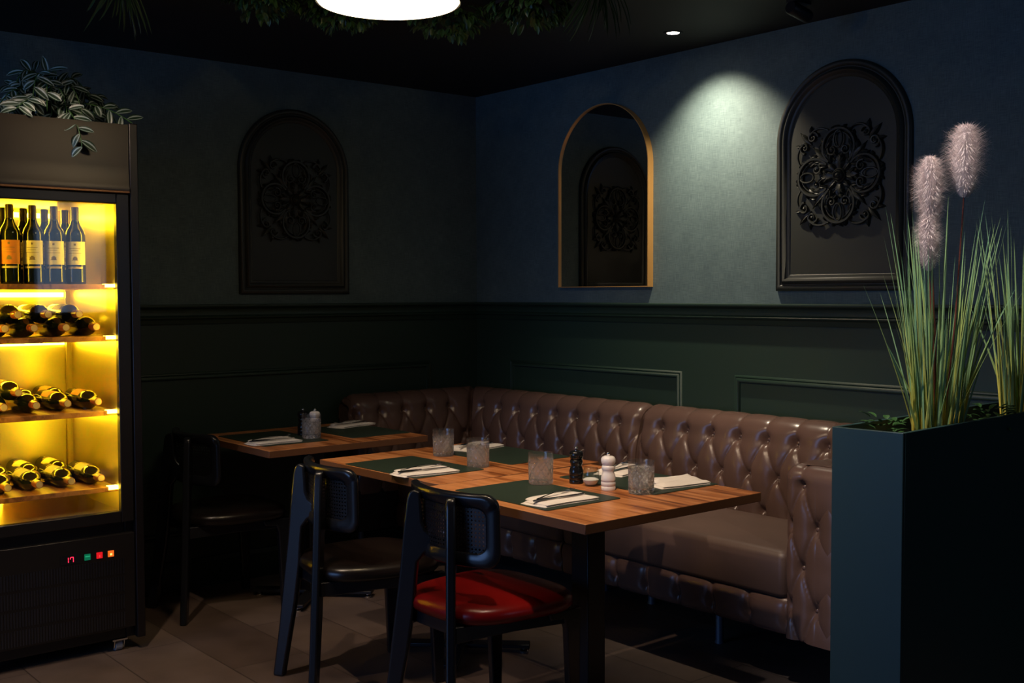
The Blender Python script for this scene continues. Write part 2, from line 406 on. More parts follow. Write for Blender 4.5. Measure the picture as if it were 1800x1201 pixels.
def moulding(name, wall, a0, a1, z0, z1):
    """rectangular picture-frame moulding with a rounded profile, mitred"""
    prof = [(0, -0.001), (0.003, 0.006), (0.009, 0.009), (0.013, 0.006), (0.017, 0.013), (0.024, 0.015), (0.030, 0.011), (0.033, -0.001)]   # (inset, depth)
    rings = []
    for ins, d in prof:
        rings.append([(a0+ins, z0+ins, d), (a1-ins, z0+ins, d), (a1-ins, z1-ins, d), (a0+ins, z1-ins, d)])
    P = np.array([[((a, -d, z) if wall == 'b' else (d, a, z)) for a, z, d in r] for r in rings])
    return struct(MB().grid(P, wrapv=True).build(name, M_green, smooth=True, angle=50))
moulding('trim_5', 'b', 0.305, 1.559, 0.25, 1.040)
moulding('trim_6', 'b', 1.866, 3.12, 0.25, 1.040)
moulding('trim_7', 'b', 3.42, 4.7, 0.25, 1.040)
moulding('trim_8', 'l', -2.6, -0.325, 0.25, 1.034)

# ------------------------------------------------------------------ arched wall pieces
def arch_pts(x0, x1, z0, z1, n=40):
    """closed outline, arch on top (half circle)"""
    r = (x1-x0)/2; cx = (x0+x1)/2; zs = z1-r
    return [(x0, z0), (x1, z0)]+[(cx+r*math.cos(PI*k/n), zs+r*math.sin(PI*k/n)) for k in range(n+1)]
def place_fn(wall):
    return (lambda a, z, d: (a, -d, z)) if wall == 'b' else (lambda a, z, d: (d, a, z))
def arch_panel(wall, x0, x1, z0, z1, label):
    put = place_fn(wall)
    cx = (x0+x1)/2
    base = thing('wall_relief', label, 'wall decoration', put(cx, z0, 0))
    bx = Vector(put(cx, z0, 0))
    loc = lambda a, z, d: tuple(Vector(put(a, z, d))-bx)
    prof = [(0, 0.0), (0, 0.012), (0.005, 0.020), (0.014, 0.023), (0.022, 0.019), (0.026, 0.013), (0.030, 0.013), (0.034, 0.022), (0.042, 0.028), (0.050, 0.024), (0.054, 0.016), (0.058, 0.014), (0.066, 0.012), (0.070, 0.006)]
    rings = []
    for ins, d in prof:
        rings.append([loc(a, z, d) for a, z in arch_pts(x0+ins, x1-ins, z0+ins, z1-ins)])
    MB().grid(np.array(rings), wrapv=True).build('frame_moulding', M_frame, base, smooth=True, angle=55)
    pts = arch_pts(x0+0.066, x1-0.066, z0+0.066, z1-0.066); n = len(pts)
    MB().add([loc(a, z, 0.0) for a, z in pts]+[loc(a, z, 0.008) for a, z in pts], [tuple(reversed(range(n))), tuple(range(n, 2*n))]+[(k, (k+1) % n, n+(k+1) % n, n+k) for k in range(n)]).build('back_board', M_frame, base)
    b = ornament_mb()
    m2 = MB(); oc = (cx, 1.876)
    m2.add([loc(oc[0]+x*0.895-0.004, oc[1]+y*0.90, 0.008+z*1.15) for x, y, z in b.v], b.f)
    m2.build('carved_ornament', M_frame, base, smooth=True, angle=60)
    return base
def ornament_mb():
    """acanthus scroll square, about 0.43 wide, local (x, y, relief)"""
    b = MB(); S = 0.215
    def tube(pts, r0, r1=None, z=0.008, fl=1.0):
        r1 = r0 if r1 is None else r1; m = len(pts)
        b.tube([(x, y, z+0.004*math.sin(PI*i/(m-1))) for i, (x, y) in enumerate(pts)], [r0+(r1-r0)*i/(m-1) for i in range(m)], 6, fl)
    def spiral(cx, cy, r, a0, turns, sgn=1, rr=(0.0065, 0.0035)):
        pts = []
        for k in range(26):
            t = k/25; a = a0+sgn*2*PI*turns*t; q = r*(1-0.80*t); pts.append((cx+q*math.cos(a), cy+q*math.sin(a)))
        tube(pts, *rr)
        b.lathe([(0.0, 0.018), (0.006, 0.016), (0.008, 0.006), (0.008, 0.0)][::-1], 8, (cx, cy, 0))
    def leaf(x, y, a, ln, wd, z=0.006, lobes=5):
        c_, s_ = math.cos(a), math.sin(a); n = 14; L_, R_ = [], []; vs = []; fs = []
        for k in range(n+1):
            t = k/n; wv = wd*math.sin(PI*min(1, t*1.05+0.04))**0.8*(0.78+0.22*abs(math.sin(lobes*PI*t)))
            px, lift = ln*t, z+0.012*math.sin(PI*t)
            for sgn in (-1, -0.5, 0, 0.5, 1):
                yy = sgn*wv/2; zz = lift*(1.0 if sgn == 0 else 0.9 if abs(sgn) == .5 else 0.1)
                if sgn == 0: zz *= 0.72
                vs.append((x+px*c_-yy*s_, y+px*s_+yy*c_, zz))
        for k in range(n):
            for j in range(4): fs.append((k*5+j, k*5+j+1, (k+1)*5+j+1, (k+1)*5+j))
        b.add(vs, fs)
    # rosette
    b.lathe([(0.022, 0.0), (0.024, 0.014), (0.018, 0.021), (0.013, 0.016), (0.010, 0.022), (0.0, 0.027)], 20)
    b.lathe([(0.032, 0.0), (0.034, 0.009), (0.029, 0.013), (0.025, 0.008)], 20)
    for q in range(4):
        A = q*PI/2
        rot = lambda x, y: (x*math.cos(A)-y*math.sin(A), x*math.sin(A)+y*math.cos(A))
        leaf(*rot(0.03, 0), A, 0.075, 0.055)
        leaf(*rot(0.020, 0.020), A+PI/4, 0.06, 0.034)
        # big ring of each side
        cx = 0.128
        ring = [rot(cx+0.083*math.cos(t), 0.083*math.sin(t)) for t in np.linspace(-2.45, 2.45, 40)]
        tube(ring, 0.0085, 0.0085)
        ring2 = [rot(cx+0.066*math.cos(t), 0.066*math.sin(t)) for t in np.linspace(-1.7, 1.7, 26)]
        tube(ring2, 0.0035, 0.0035)
        # eye: ellipse ring
        ex = cx+0.036
        el = [rot(ex+0.038*math.cos(t), 0.0215*math.sin(t)) for t in np.linspace(0, 2*PI, 30)]
        tube(el, 0.0042, 0.0042, z=0.013)
        for s_ in (-1, 1):
            x_, y_ = rot(cx-0.012, s_*0.035); spiral(x_, y_, 0.026, A+s_*1.2, 1.3, s_)
            x_, y_ = rot(cx+0.034, s_*0.047); leaf(x_, y_, A+s_*2.6, 0.055, 0.026)
            x_, y_ = rot(cx+0.075, s_*0.030); leaf(x_, y_, A+s_*0.5-s_*1.4, 0.030, 0.018)
            # leaves flaring from the diagonal
            x_, y_ = rot(0.062, s_*0.055); leaf(x_, y_, A+s_*0.30, 0.072, 0.034)
            x_, y_ = rot(0.070, s_*0.072); leaf(x_, y_, A+s_*1.05, 0.060, 0.028)
            x_, y_ = rot(cx-0.035, s_*0.075); leaf(x_, y_, A+s_*0.15, 0.060, 0.022)
            x_, y_ = rot(cx+0.086, s_*0.020); leaf(x_, y_, A+s_*0.9, 0.020, 0.014)
        for k in range(7):
            th = -1.5+0.5*k; x_, y_ = rot(cx+0.085*math.cos(th), 0.085*math.sin(th)); leaf(x_, y_, A+th+0.9*(1 if k % 2 else -1), 0.026, 0.016, lobes=3)
        # large acanthus leaves on the diagonal
        x_, y_ = rot(0.046, 0.046); leaf(x_, y_, A+PI/4, 0.135, 0.040, 0.008, 7)
        for s_ in (-1, 1):
            D_ = A+PI/4; ox, oy = -math.sin(D_)*s_, math.cos(D_)*s_
            for q_, l_ in ((0.075, 0.055), (0.110, 0.055), (0.145, 0.045)):
                leaf(q_*math.cos(D_)+ox*0.008, q_*math.sin(D_)+oy*0.008, D_+s_*0.85, l_, 0.024, 0.008, 3)
            for q_ in (0.035, 0.060):
                x_, y_ = rot(q_+0.02, s_*0.004); leaf(x_, y_, A+s_*0.75, 0.042, 0.022, 0.010, 3)
        # corner flourish
        x0, y0 = rot(0.150, 0.150); D = A+PI/4
        leaf(x0, y0, D, 0.088, 0.030)
        for s_ in (-1, 1):
            ox, oy = math.cos(D+s_*PI/2), math.sin(D+s_*PI/2)
            cx_, cy_ = x0+ox*0.030+math.cos(D)*0.014, y0+oy*0.030+math.sin(D)*0.014
            spiral(cx_, cy_, 0.028, D+PI-s_*0.9, 1.25, -s_)
            leaf(cx_+math.cos(D)*0.012, cy_+math.sin(D)*0.012, D+s_*0.7, 0.048, 0.020)
            sx = [(rot(*p)) for p in ([(0.205, 0.055), (0.222, 0.095), (0.212, 0.135), (0.180, 0.160)] if s_ < 0 else [(0.055, 0.205), (0.095, 0.222), (0.135, 0.212), (0.160, 0.180)])]
            P = []
            for k in range(21):
                t = k/20; c4 = ((1-t)**3, 3*t*(1-t)**2, 3*t*t*(1-t), t**3)
                q4 = [sx[0], (sx[1][0]*1.35-sx[0][0]*0.2-sx[3][0]*0.15, sx[1][1]*1.35-sx[0][1]*0.2-sx[3][1]*0.15), (sx[2][0]*1.35-sx[3][0]*0.2-sx[0][0]*0.15, sx[2][1]*1.35-sx[3][1]*0.2-sx[0][1]*0.15), sx[3]]
                P.append((sum(c*p[0] for c, p in zip(c4, q4)), sum(c*p[1] for c, p in zip(c4, q4))))
            tube(P, 0.0045, 0.0065)
    return b
arch_panel('b', 2.094, 2.722, 1.410, 2.339, 'black green arched wall panel with carved scroll ornament, right of the gold mirror')
arch_panel('l', -1.469, -0.851, 1.404, 2.328, 'unlit near black arched wall panel on the left wall above the small table')
def mirror():
    x0, x1, z0, z1 = 0.734, 1.370, 1.434, 2.339
    cx = (x0+x1)/2; t = thing('arched_mirror', 'arched mirror in a thin gold frame on the back wall', 'mirror', (cx, 0, z0))
    prof = [(0, 0.0), (0, 0.036), (0.004, 0.036), (0.004, 0.024), (0.004, 0.0)]
    rings = [[(a-cx, -d, z-z0) for a, z in arch_pts(x0+i, x1-i, z0+i, z1-i)] for i, d in prof]
    MB().grid(np.array(rings), wrapv=True).build('gold_frame', M_gold, t, smooth=True, angle=40)
    pts = arch_pts(x0+0.0035, x1-0.0035, z0+0.0035, z1-0.0035); n = len(pts)
    MB().add([(a-cx, 0.0, z-z0) for a, z in pts]+[(a-cx, -0.026, z-z0) for a, z in pts], [tuple(range(n)), tuple(reversed(range(n, 2*n)))]+[(k, (k+1) % n, n+(k+1) % n, n+k) for k in range(n)]).build('mirror_glass', M_mirror, t)
mirror()

# ------------------------------------------------------------------ banquette
def tuft_depth(u, z, u1, s, zrows, a=0.020, bdep=0.030, wc=0.013, curve=0.0):
    """u along, z up; zrows ascending; u1 = button offset for the top row, alternate rows shifted by s/2.
    returns depth (positive = inwards)"""
    u = np.asarray(u); z = np.asarray(z); d = np.full(u.shape, 1e9); db = np.full(u.shape, 1e9)
    nr = len(zrows)
    off = [u1+(s/2 if (nr-1-j) % 2 else 0.0) for j in range(nr)]
    fr = lambda x: np.abs(x-np.round(x))
    for j in range(nr):
        db = np.minimum(db, np.hypot(fr((u-off[j])/s)*s, z-zrows[j]))
    for j in range(nr-1):
        m = (z >= zrows[j]) & (z <= zrows[j+1]); h = zrows[j+1]-zrows[j]
        q = (z-zrows[j])/h; q2 = q+curve*np.sin(2*PI*q)
        p = (u-off[j])/s; k = h/math.hypot(h, s/2)
        dd = np.minimum(fr(p-0.5*q2), fr(p+0.5*q2))*s*k
        d = np.where(m, dd, d)
    d = np.where(z > zrows[-1], fr((u-off[-1])/s)*s, d)
    d = np.where(z < zrows[0], fr((u-off[0])/s)*s, d)
    crease = np.exp(-(d/(0.42*wc))**1.2); puff = 1-np.clip(d/(s*0.36), 0, 1)
    up = np.clip((z-zrows[-1])/0.05, 0, 1); k = 1-0.55*up
    return a*k*(0.26*crease+0.42*puff**2)+bdep*np.exp(-(db/0.021)**1.25)
def resample(prof, step):
    P = np.array(prof, float); seg = np.hypot(*(P[1:]-P[:-1]).T); cum = np.r_[0, np.cumsum(seg)]
    # smooth with catmull-rom-like interpolation
    n = max(2, int(cum[-1]/step)); t = np.linspace(0, cum[-1], n+1); out = []
    from bisect import bisect_right
    for x in t:
        i = min(len(P)-2, max(0, bisect_right(cum, x)-1)); q = (x-cum[i])/seg[i]
        p0 = P[max(i-1, 0)]; p1 = P[i]; p2 = P[i+1]; p3 = P[min(i+2, len(P)-1)]
        out.append(0.5*((2*p1)+(-p0+p2)*q+(2*p0-5*p1+4*p2-p3)*q*q+(-p0+3*p1-3*p2+p3)*q**3))
    return np.array(out), t
BACKP = [(0.205, 0.38), (0.222, 0.46), (0.234, 0.56), (0.235, 0.66), (0.222, 0.74), (0.208, 0.79), (0.196, 0.835), (0.168, 0.870), (0.125, 0.888), (0.085, 0.886), (0.055, 0.865), (0.040, 0.825), (0.036, 0.76)]
def back_surface(side, a, b, u1, s=0.148, mitre=None, endcap=None):
    P, t = resample(BACKP, 0.0062)
    d, z = P[:, 0], P[:, 1]
    T = np.gradient(P, axis=0); nrm = np.stack([T[:, 1], -T[:, 0]], 1); nrm /= np.linalg.norm(nrm, axis=1)[:, None]
    # arc-length based "height" so that pleats run on over the roll
    iz = int(np.argmin(np.abs(z-0.80))); zz = np.where(np.arange(len(z)) <= iz, z, 0.80+(t-t[iz]))
    n = int((b-a)/0.0062); U = np.linspace(a, b, n+1)
    out = np.zeros((len(U), len(d), 3))
    for i, uu in enumerate(U):
        if mitre == 'start':   # path begins at the corner mitre
            f = (uu-a)/(b-a); us = np.where(uu < 0.5, d+(uu-a)*(0.5-d)/(0.5-a), uu)
        else: us = np.full(len(d), uu)
        dep = tuft_depth(us, zz, u1, s, [0.50, 0.65, 0.80])
        fade = 1.0
        if endcap:
            e = b-uu
            if e < 0.05: dep = dep+0.05*(1-math.sqrt(max(0, 1-(1-e/0.05)**2)))
        if mitre == 'start':
            e = (uu-a); com = 0.016+0.022*np.exp(-(np.abs(zz-0.65)/0.024)**1.3)+0.010*np.exp(-(np.abs(zz-0.80)/0.03)**1.3)
            k_ = min(1, e/0.035); k_ = k_*k_*(3-2*k_); dep = com*(1-k_)+dep*k_
        # no tuft at the hidden back
        fb = np.clip((d-0.03)/0.05, 0, 1)
        dd = d-nrm[:, 0]*dep*fb; z2 = z-nrm[:, 1]*dep*fb
        if mitre == 'start': us = us-nrm[:, 0]*dep*fb*max(0, 1-(uu-a)/0.12)
        if side == 'b': out[i, :, 0] = us; out[i, :, 1] = -dd
        else: out[i, :, 0] = dd; out[i, :, 1] = -us
        out[i, :, 2] = z2
    return out
BTN = MB().lathe([(0.0095, -0.004), (0.0095, 0.001), (0.0075, 0.004), (0.004, 0.0055), (0.0, 0.006)], 12)
_btn_me = None
def button(parent, p, nrm):
    global _btn_me
    if _btn_me is None:
        o = BTN.build('button', M_leather, parent, smooth=True, angle=80); _btn_me = o.data
    else:
        o = bpy.data.objects.new('button', _btn_me); C.objects.link(o); o.parent = parent
    o.location = p; o.rotation_euler = Vector(nrm).to_track_quat('Z', 'Y').to_euler()
def back_buttons(par, side, us, z, d):
    for u in us:
        n = Vector((0, -1, 0.35 if z > 0.75 else 0)).normalized() if side == 'b' else Vector((1, 0, 0.35 if z > 0.75 else 0)).normalized()
        button(par, (u, -d, z) if side == 'b' else (d, -u, z), n)
def cushion(x0, x1, y0, y1, z0, z1, crown=0.02, r=0.03):
    nx = max(8, int((x1-x0)/0.05)); ny = 12; b = MB()
    def sq(t, a0, a1): return a0+(a1-a0)*t
    # closed box surface as stacked rounded-rect rings
    rings = []; prof = [(r*1.2, 0), (r*0.5, 0.0), (0.1*r, 0.15*r), (0, r*0.6), (0, (z1-z0)*0.5), (0, (z1-z0)-r*0.9), (0.12*r, (z1-z0)-0.35*r), (0.5*r, (z1-z0)-0.08*r), (r*1.1, (z1-z0))]
    W, D = x1-x0, y1-y0
    for ins, h in prof:
        bul = 0.006*math.sin(PI*h/(z1-z0))
        rings.append([((x0+x1)/2+px, (y0+y1)/2+py, z0+h) for px, py in rrect(W-2*ins+2*bul, D-2*ins+2*bul, max(0.008, r-ins*0.5), 5)])
    n = len(rings[0])
    for k in range(1, 7):
        f = 1-k/7; rings.append([((x0+x1)/2+(p[0]-(x0+x1)/2)*f, (y0+y1)/2+(p[1]-(y0+y1)/2)*f, z1+crown*(1-f**2)) for p in rings[8]])
    b.grid(np.array(rings), wrapv=True); N0 = len(b.v); last = list(range((len(rings)-1)*n, len(rings)*n)); b.f.append(tuple(last)); b.f.append(tuple(reversed(range(n))))
    return b
def base_rail(x0, x1, s=0.171, u1=2.137):
    P = []; zs = np.linspace(0.185, 0.315, 24); U = np.linspace(x0, x1, int((x1-x0)/0.007)+1)
    for u in U:
        fr = abs((u-u1)/s-round((u-u1)/s))*s
        db = np.hypot(fr, zs-0.232)
        edge = 0.016*(np.abs((zs-0.25)/0.065)**4)
        dep = 0.016*(math.exp(-(fr/0.010)**1.1)*0.5+0.5*(1-min(1, fr/0.05))**2)+0.016*np.exp(-(db/0.020)**1.4)+edge
        row = [(u, -0.60, 0.185)]+[(u, -0.690+dep[i], zs[i]) for i in range(len(zs))]+[(u, -0.60, 0.315)]
        P.append(row)
    b = MB(); b.grid(np.array(P)); m = len(P[0]); b.f.append(tuple(range(m))); b.f.append(tuple(reversed(range((len(P)-1)*m, len(P)*m))))
    return b
def seatlegs(t, pts):
    for x, y in pts: MB().lathe([(0.019, 0), (0.019, 0.006), (0.016, 0.01), (0.016, 0.19)], 20, (x, y, 0)).build('leg', M_legsteel, t, smooth=True)
def banquettes():
    # corner unit
    t = thing('corner_banquette', 'brown tufted leather corner bench section running from the left wall return along the back wall', 'banquette', (0, 0, 0))
    bk = MB(); bk.grid(back_surface('b', 0.0, 1.468, 0.29, mitre='start', endcap=True)); 
    bk.grid(back_surface('l', 0.0, 0.942, 0.336, mitre='start', endcap=True))
    # end faces
    pr, _ = resample(BACKP, 0.02)
    for side, u in (('b', 1.462), ('l', 0.932)):
        vs_ = [((u, -(d-0.02 if d > 0.1 else d), z-0.015) if side == 'b' else (d-0.02 if d > 0.1 else d, -u, z-0.015)) for d, z in pr]
        vs_ += [((u, -0.036, 0.38) if side == 'b' else (0.036, -u, 0.38))]
        bk.add(vs_, [tuple(range(len(vs_)))])
    b_ = bk.build('backrest', M_leather, t, smooth=True, angle=75)
    back_buttons(b_, 'b', [0.29+0.148*k for k in range(8)], 0.797, 0.168)
    back_buttons(b_, 'b', [0.216+0.148*k for k in range(9)], 0.65, 0.196)
    back_buttons(b_, 'l', [0.336+0.148*k for k in range(4)], 0.797, 0.168)
    back_buttons(b_, 'l', [0.262+0.148*k for k in range(5)], 0.65, 0.196)
    button(b_, (0.196, -0.196, 0.65), (0.7, -0.7, 0))
    cushion(0.20, 1.460, -0.685, -0.15, 0.315, 0.480).build('seat_cushion', M_seatleather, t, smooth=True, angle=80)
    base_rail(0.20, 1.462).build('base_rail', M_leather, t, smooth=True, angle=75)
    MB().box(0.21, 1.45, -0.60, -0.05, 0.19, 0.312).box(0.04, 0.20, -0.92, -0.05, 0.19, 0.40).box(0.21, 1.45, -0.20, -0.04, 0.312, 0.40).build('carcass', M_black, t)
    seatlegs(t, [(0.12, -0.86), (1.3, -0.25), (0.12, -0.12), (0.4, -0.25)])
    # straight unit with the arm
    t = thing('straight_banquette', 'brown tufted leather bench section ending in an arm beside the green planter', 'banquette', (0, 0, 0))
    bk = MB(); S = back_surface('b', 1.474, 2.93, 1.600, s=0.146); 
    e = np.linspace(1.474, 2.93, S.shape[0])-1.474
    for i in range(S.shape[0]):
        if e[i] < 0.04:
            k = 0.04*(1-math.sqrt(max(0, 1-(1-e[i]/0.04)**2))); S[i, :, 1] += k*(S[i, :, 1] < -0.07); S[i, :, 2] -= k*0.8*(S[i, :, 2] > 0.8)
    bk.grid(S); b_ = bk.build('backrest', M_leather, t, smooth=True, angle=75)
    back_buttons(b_, 'b', [1.600+0.146*k for k in range(9)], 0.797, 0.168)
    back_buttons(b_, 'b', [1.527+0.146*k for k in range(8)], 0.65, 0.196)
    cushion(1.476, 2.645, -0.685, -0.15, 0.315, 0.484).build('seat_cushion', M_seatleather, t, smooth=True, angle=80)
    base_rail(1.476, 2.655).build('base_rail', M_leather, t, smooth=True, angle=75)
    MB().box(1.49, 2.64, -0.60, -0.05, 0.19, 0.312).box(1.49, 2.9, -0.20, -0.04, 0.312, 0.40).build('carcass', M_black, t)
    seatlegs(t, [(2.169, -0.461), (2.8, -0.30), (1.6, -0.25), (2.8, -0.12)])
    # arm: plan path inner side -> front -> outer side, wall + rolled top
    xi, xo, yf, yb = 2.640, 2.925, -0.700, -0.10; r = 0.045
    path = [(xi, yb), (xi, yf+r)]; 
    pts = []
    for y in np.arange(yb, yf+r, -0.008): pts.append((xi, y, -1, 0))
    for k in range(9): a = math.radians(180+90*k/8); pts.append((xi+r+r*math.cos(a), yf+r+r*math.sin(a), math.cos(a), math.sin(a)))
    for x in np.arange(xi+r, xo-r, 0.007)[1:]: pts.append((x, yf, 0, -1))
    for k in range(9): a = math.radians(270+90*k/8); pts.append((xo-r+r*math.cos(a), yf+r+r*math.sin(a), math.cos(a), math.sin(a)))
    for y in np.arange(yf+r, yb+0.001, 0.008)[1:]: pts.append((xo, y, 1, 0))
    pts = np.array(pts); cum = np.r_[0, np.cumsum(np.hypot(*(pts[1:, :2]-pts[:-1, :2]).T))]
    # arc position of the button column at x = 2.73 on the front
    iF = int(np.argmin(np.abs(pts[:, 0]-2.719)+10*np.abs(pts[:, 1]-yf))); u0 = cum[iF]
    prof = [(0.0, z) for z in np.arange(0.183, 0.745, 0.007)]; rr = 0.058
    for k in range(1, 15): a = math.radians(90*k/14); prof.append((rr*(1-math.cos(a)), 0.745+rr*math.sin(a)))
    for k in range(1, 12): prof.append((rr+k*0.0076, 0.745+rr+0.004*math.sin(PI*k/22)))
    cxm = (xi+xo)/2; G = []
    zz = np.array([z for _, z in prof]); zz[zz > 0.745] = 0.745
    zl = np.array([p[1] for p in prof]); ext = np.r_[0, np.cumsum(np.hypot(*(np.array(prof)[1:]-np.array(prof)[:-1]).T))]+0.183
    dep = tuft_depth(cum[:, None]*np.ones((1, len(prof))), np.ones((len(cum), 1))*ext[None, :], u0, 0.112, [0.155, 0.30, 0.44, 0.585, 0.73], a=0.022, bdep=0.022)
    for i, (x, y, nx, ny) in enumerate(pts):
        row = []
        for j, (ins, z) in enumerate(prof):
            iz = 0.0 if z <= 0.745 else math.sin(min(1, (z-0.745)/rr)*PI/2)
            q = ins+dep[i, j]*(1-iz)
            px = x-nx*q; py = y-ny*q if ny < 0 else y
            if nx < 0: px = min(px, cxm)
            if nx > 0: px = max(px, cxm)
            row.append((px, py, z-dep[i, j]*iz))
        G.append(row)
    b = MB(); b.grid(np.array(G)); m = len(prof)
    # close the top strip between both inner rims and the underside
    top = [(i+1)*m-1 for i in range(len(pts))]; b.f.append(tuple(top)); b.f.append(tuple(reversed([i*m for i in range(len(pts))])))
    ar = b.build('armrest', M_leather, t, smooth=True, angle=75)
    for x, z in ((2.719, 0.725), (2.719, 0.44), (2.775, 0.583), (2.775, 0.30), (2.831, 0.725), (2.831, 0.44)):
        button(ar, (x, yf+0.030, z), (0, -1, 0))
banquettes()

# ------------------------------------------------------------------ tables
TOP = 0.75
def table(loc, w_, d_, rz, label, th=0.030):
    t = thing('dining_table', label, 'table', (loc[0], loc[1], 0), rz)
    tt = MB().box(-w_/2, w_/2, -d_/2, d_/2, TOP-th, TOP).build('table_top', M_wood, t, bevel=0.002)
    tt.data.materials.append(M_edge)
    for p in tt.data.polygons:
        if abs(p.normal.z) < 0.5: p.material_index = 1
    MB().box(-0.04, 0.04, -0.04, 0.04, 0.02, TOP-th-0.006).build('pedestal', M_black, t, bevel=0.004)
    MB().box(-0.20, 0.20, -0.20, 0.20, TOP-th-0.006, TOP-th).build('mounting_plate', M_black, t)
    b = MB()
    for a in (45, 135):
        M = Matrix.Rotation(math.radians(a), 4, 'Z')
        b.poly([(-0.28, -0.03), (0.28, -0.03), (0.28, 0.03), (-0.28, 0.03)], 0.016, Matrix.Translation((0, 0, 0.026)) @ M)
    b.build('cross_base', M_black, t, bevel=0.003)
    for sx in (-1, 1):
        for sy in (-1, 1):
            MB().lathe([(0.017, 0), (0.019, 0.006), (0.012, 0.012), (0.012, 0.019)], 14, (sx*0.182, sy*0.182, 0)).build('glide', M_chrome, t, smooth=True)
    return t
table((2.372, -1.381), 0.805, 0.792, 0, 'wooden table nearest the camera, carrying the white pepper mill')
table((1.567, -1.316), 0.780, 0.776, 0.02, 'wooden table pushed against the left side of the nearest table, two tumblers on it')
table((0.492, -1.352), 0.710, 0.808, 0, 'small wooden table standing apart by the left wall')

def placemat(loc, rz, label, w_=0.465, d_=0.318):
    b = MB(); b.poly(rrect(w_, d_, 0.012, 3), 0.0024); b.v = [(x, y, z+0.0012) for x, y, z in b.v]
    o = b.build('placemat', M_mat); return tag(o, label, 'placemat', None, (loc[0], loc[1], TOP), rz)
placemat((1.585, -1.540), 0.02, 'dark green placemat behind the red-seated chair, on the middle table')
placemat((2.325, -1.570), 0.0, 'dark green placemat at the near corner of the nearest table')
placemat((2.353, -1.130), 0.0, 'dark green placemat on the bench side of the nearest table')
placemat((1.553, -1.078), 0.02, 'dark green placemat on the bench side of the middle table')
placemat((0.475, -1.545), 0.0, 'dark green placemat on the chair side of the small table')
placemat((0.480, -1.110), 0.0, 'dark green placemat on the bench side of the small table')
MT = TOP+0.0026

def napkin(loc, rz, label, w_=0.115, l_=0.225, seed=0, flare=1.0, lift=0.0):
    rnd = random.Random(seed); b = MB(); nx, ny = 12, 22
    p1, p2, p3 = rnd.uniform(0, 6), rnd.uniform(0, 6), rnd.uniform(0, 6)
    def layer(z0, z1, dx, dy, sx, sy, wav):
        top = np.zeros((nx+1, ny+1, 3)); bot = np.zeros_like(top)
        for i in range(nx+1):
            for j in range(ny+1):
                u = i/nx*2-1; v = j/ny*2-1
                x = (u*w_/2*(1+0.10*flare*v))*sx+dx+0.003*math.sin(3*v+p1); y = v*l_/2*sy+dy+0.004*math.sin(2.4*u+p2)
                e = min(1, (1-abs(u))*5)*min(1, (1-abs(v))*7); h = math.sqrt(max(0, 1-(1-e)**2))
                wv = wav*(0.5+0.5*math.sin(5*u+2*v+p3))*(0.4+0.6*abs(v))
                top[i, j] = (x, y, z0+(z1-z0)*(0.25+0.75*h)+wv*e); bot[i, j] = (x, y, z0)
        b.grid(top); b.grid(bot[::-1])
        # rim
        rim = [(i, 0) for i in range(nx)]+[(nx, j) for j in range(ny)]+[(nx-i, ny) for i in range(nx)]+[(0, ny-j) for j in range(ny)]
        P = np.array([[top[i, j], bot[i, j]] for i, j in rim]); b.grid(P, wrapu=True)
    layer(0.0, 0.005, 0, 0, 1, 1, 0.0015)
    layer(0.0054, 0.0105, 0.004, 0.006, 0.93, 0.97, 0.002+lift)
    layer(0.0108, 0.0150, -0.026, 0.008, 0.5, 0.9, 0.002+lift)
    o = b.build('napkin', M_cloth, smooth=True, angle=60)
    return tag(o, label, 'napkin', None, loc, rz)
def fork(loc, rz, tilt, label):
    b = MB(); hw = [(-0.095, 0.0045), (-0.085, 0.0055), (-0.05, 0.004), (0.0, 0.003), (0.035, 0.0035), (0.046, 0.009), (0.055, 0.0105), (0.060, 0.0105)]
    zc = lambda y: 0.004*math.cos(y*28)+(0.006 if y > 0.06 else 0)
    P = np.array([[(-w_, y, zc(y)), (0, y, zc(y)+0.0015), (w_, y, zc(y)), (0, y, zc(y)-0.0015)] for y, w_ in hw]); b.grid(P, wrapv=True)
    for k in range(4):
        x = -0.009+0.006*k; b.tube([(x, 0.058, zc(0.058)), (x, 0.08, zc(0.058)-0.001), (x*0.9, 0.102, zc(0.058)+0.004)], [0.0017, 0.0015, 0.0007], 6)
    o = b.build('fork', M_steel, smooth=True, angle=60); o.rotation_euler[0] = tilt; return tag(o, label, 'fork', None, loc, rz)
def knife(loc, rz, tilt, label):
    b = MB(); hw = [(-0.105, 0.0055, 0.003), (-0.095, 0.0065, 0.0035), (-0.03, 0.005, 0.003), (-0.01, 0.004, 0.0025)]
    b.grid(np.array([[(-w_, y, 0), (0, y, h), (w_, y, 0), (0, y, -h)] for y, w_, h in hw]), wrapv=True)
    bl = [(-0.012, 0.005), (0.0, 0.0085), (0.05, 0.0095), (0.08, 0.0085), (0.10, 0.004), (0.108, 0.0005)]
    b.grid(np.array([[(-0.005, y, 0.001), (w_, y, 0.0002), (w_, y, -0.0002), (-0.005, y, -0.001)] for y, w_ in bl]), wrapv=True)
    o = b.build('table_knife', M_steel, smooth=True, angle=60); o.rotation_euler[0] = tilt; return tag(o, label, 'knife', None, loc, rz)
def setting(x, y, rz, where, seed, fa=0.10, ka=-0.06, flip=0, w_=0.115, l_=0.225):
    napkin((x, y, MT), rz, 'folded white napkin under the cutlery '+where, seed=seed, w_=w_, l_=l_)
    M = Matrix.Rotation(rz, 3, 'Z'); o1 = M @ Vector((-0.020, 0.006, 0)); o2 = M @ Vector((0.010, -0.004, 0))
    fork((x+o1.x, y+o1.y, MT+0.0215), rz+fa+flip, 0, 'steel fork on the napkin '+where)
    knife((x+o2.x, y+o2.y, MT+0.0155), rz+ka+flip, 0, 'steel table knife on the napkin '+where)
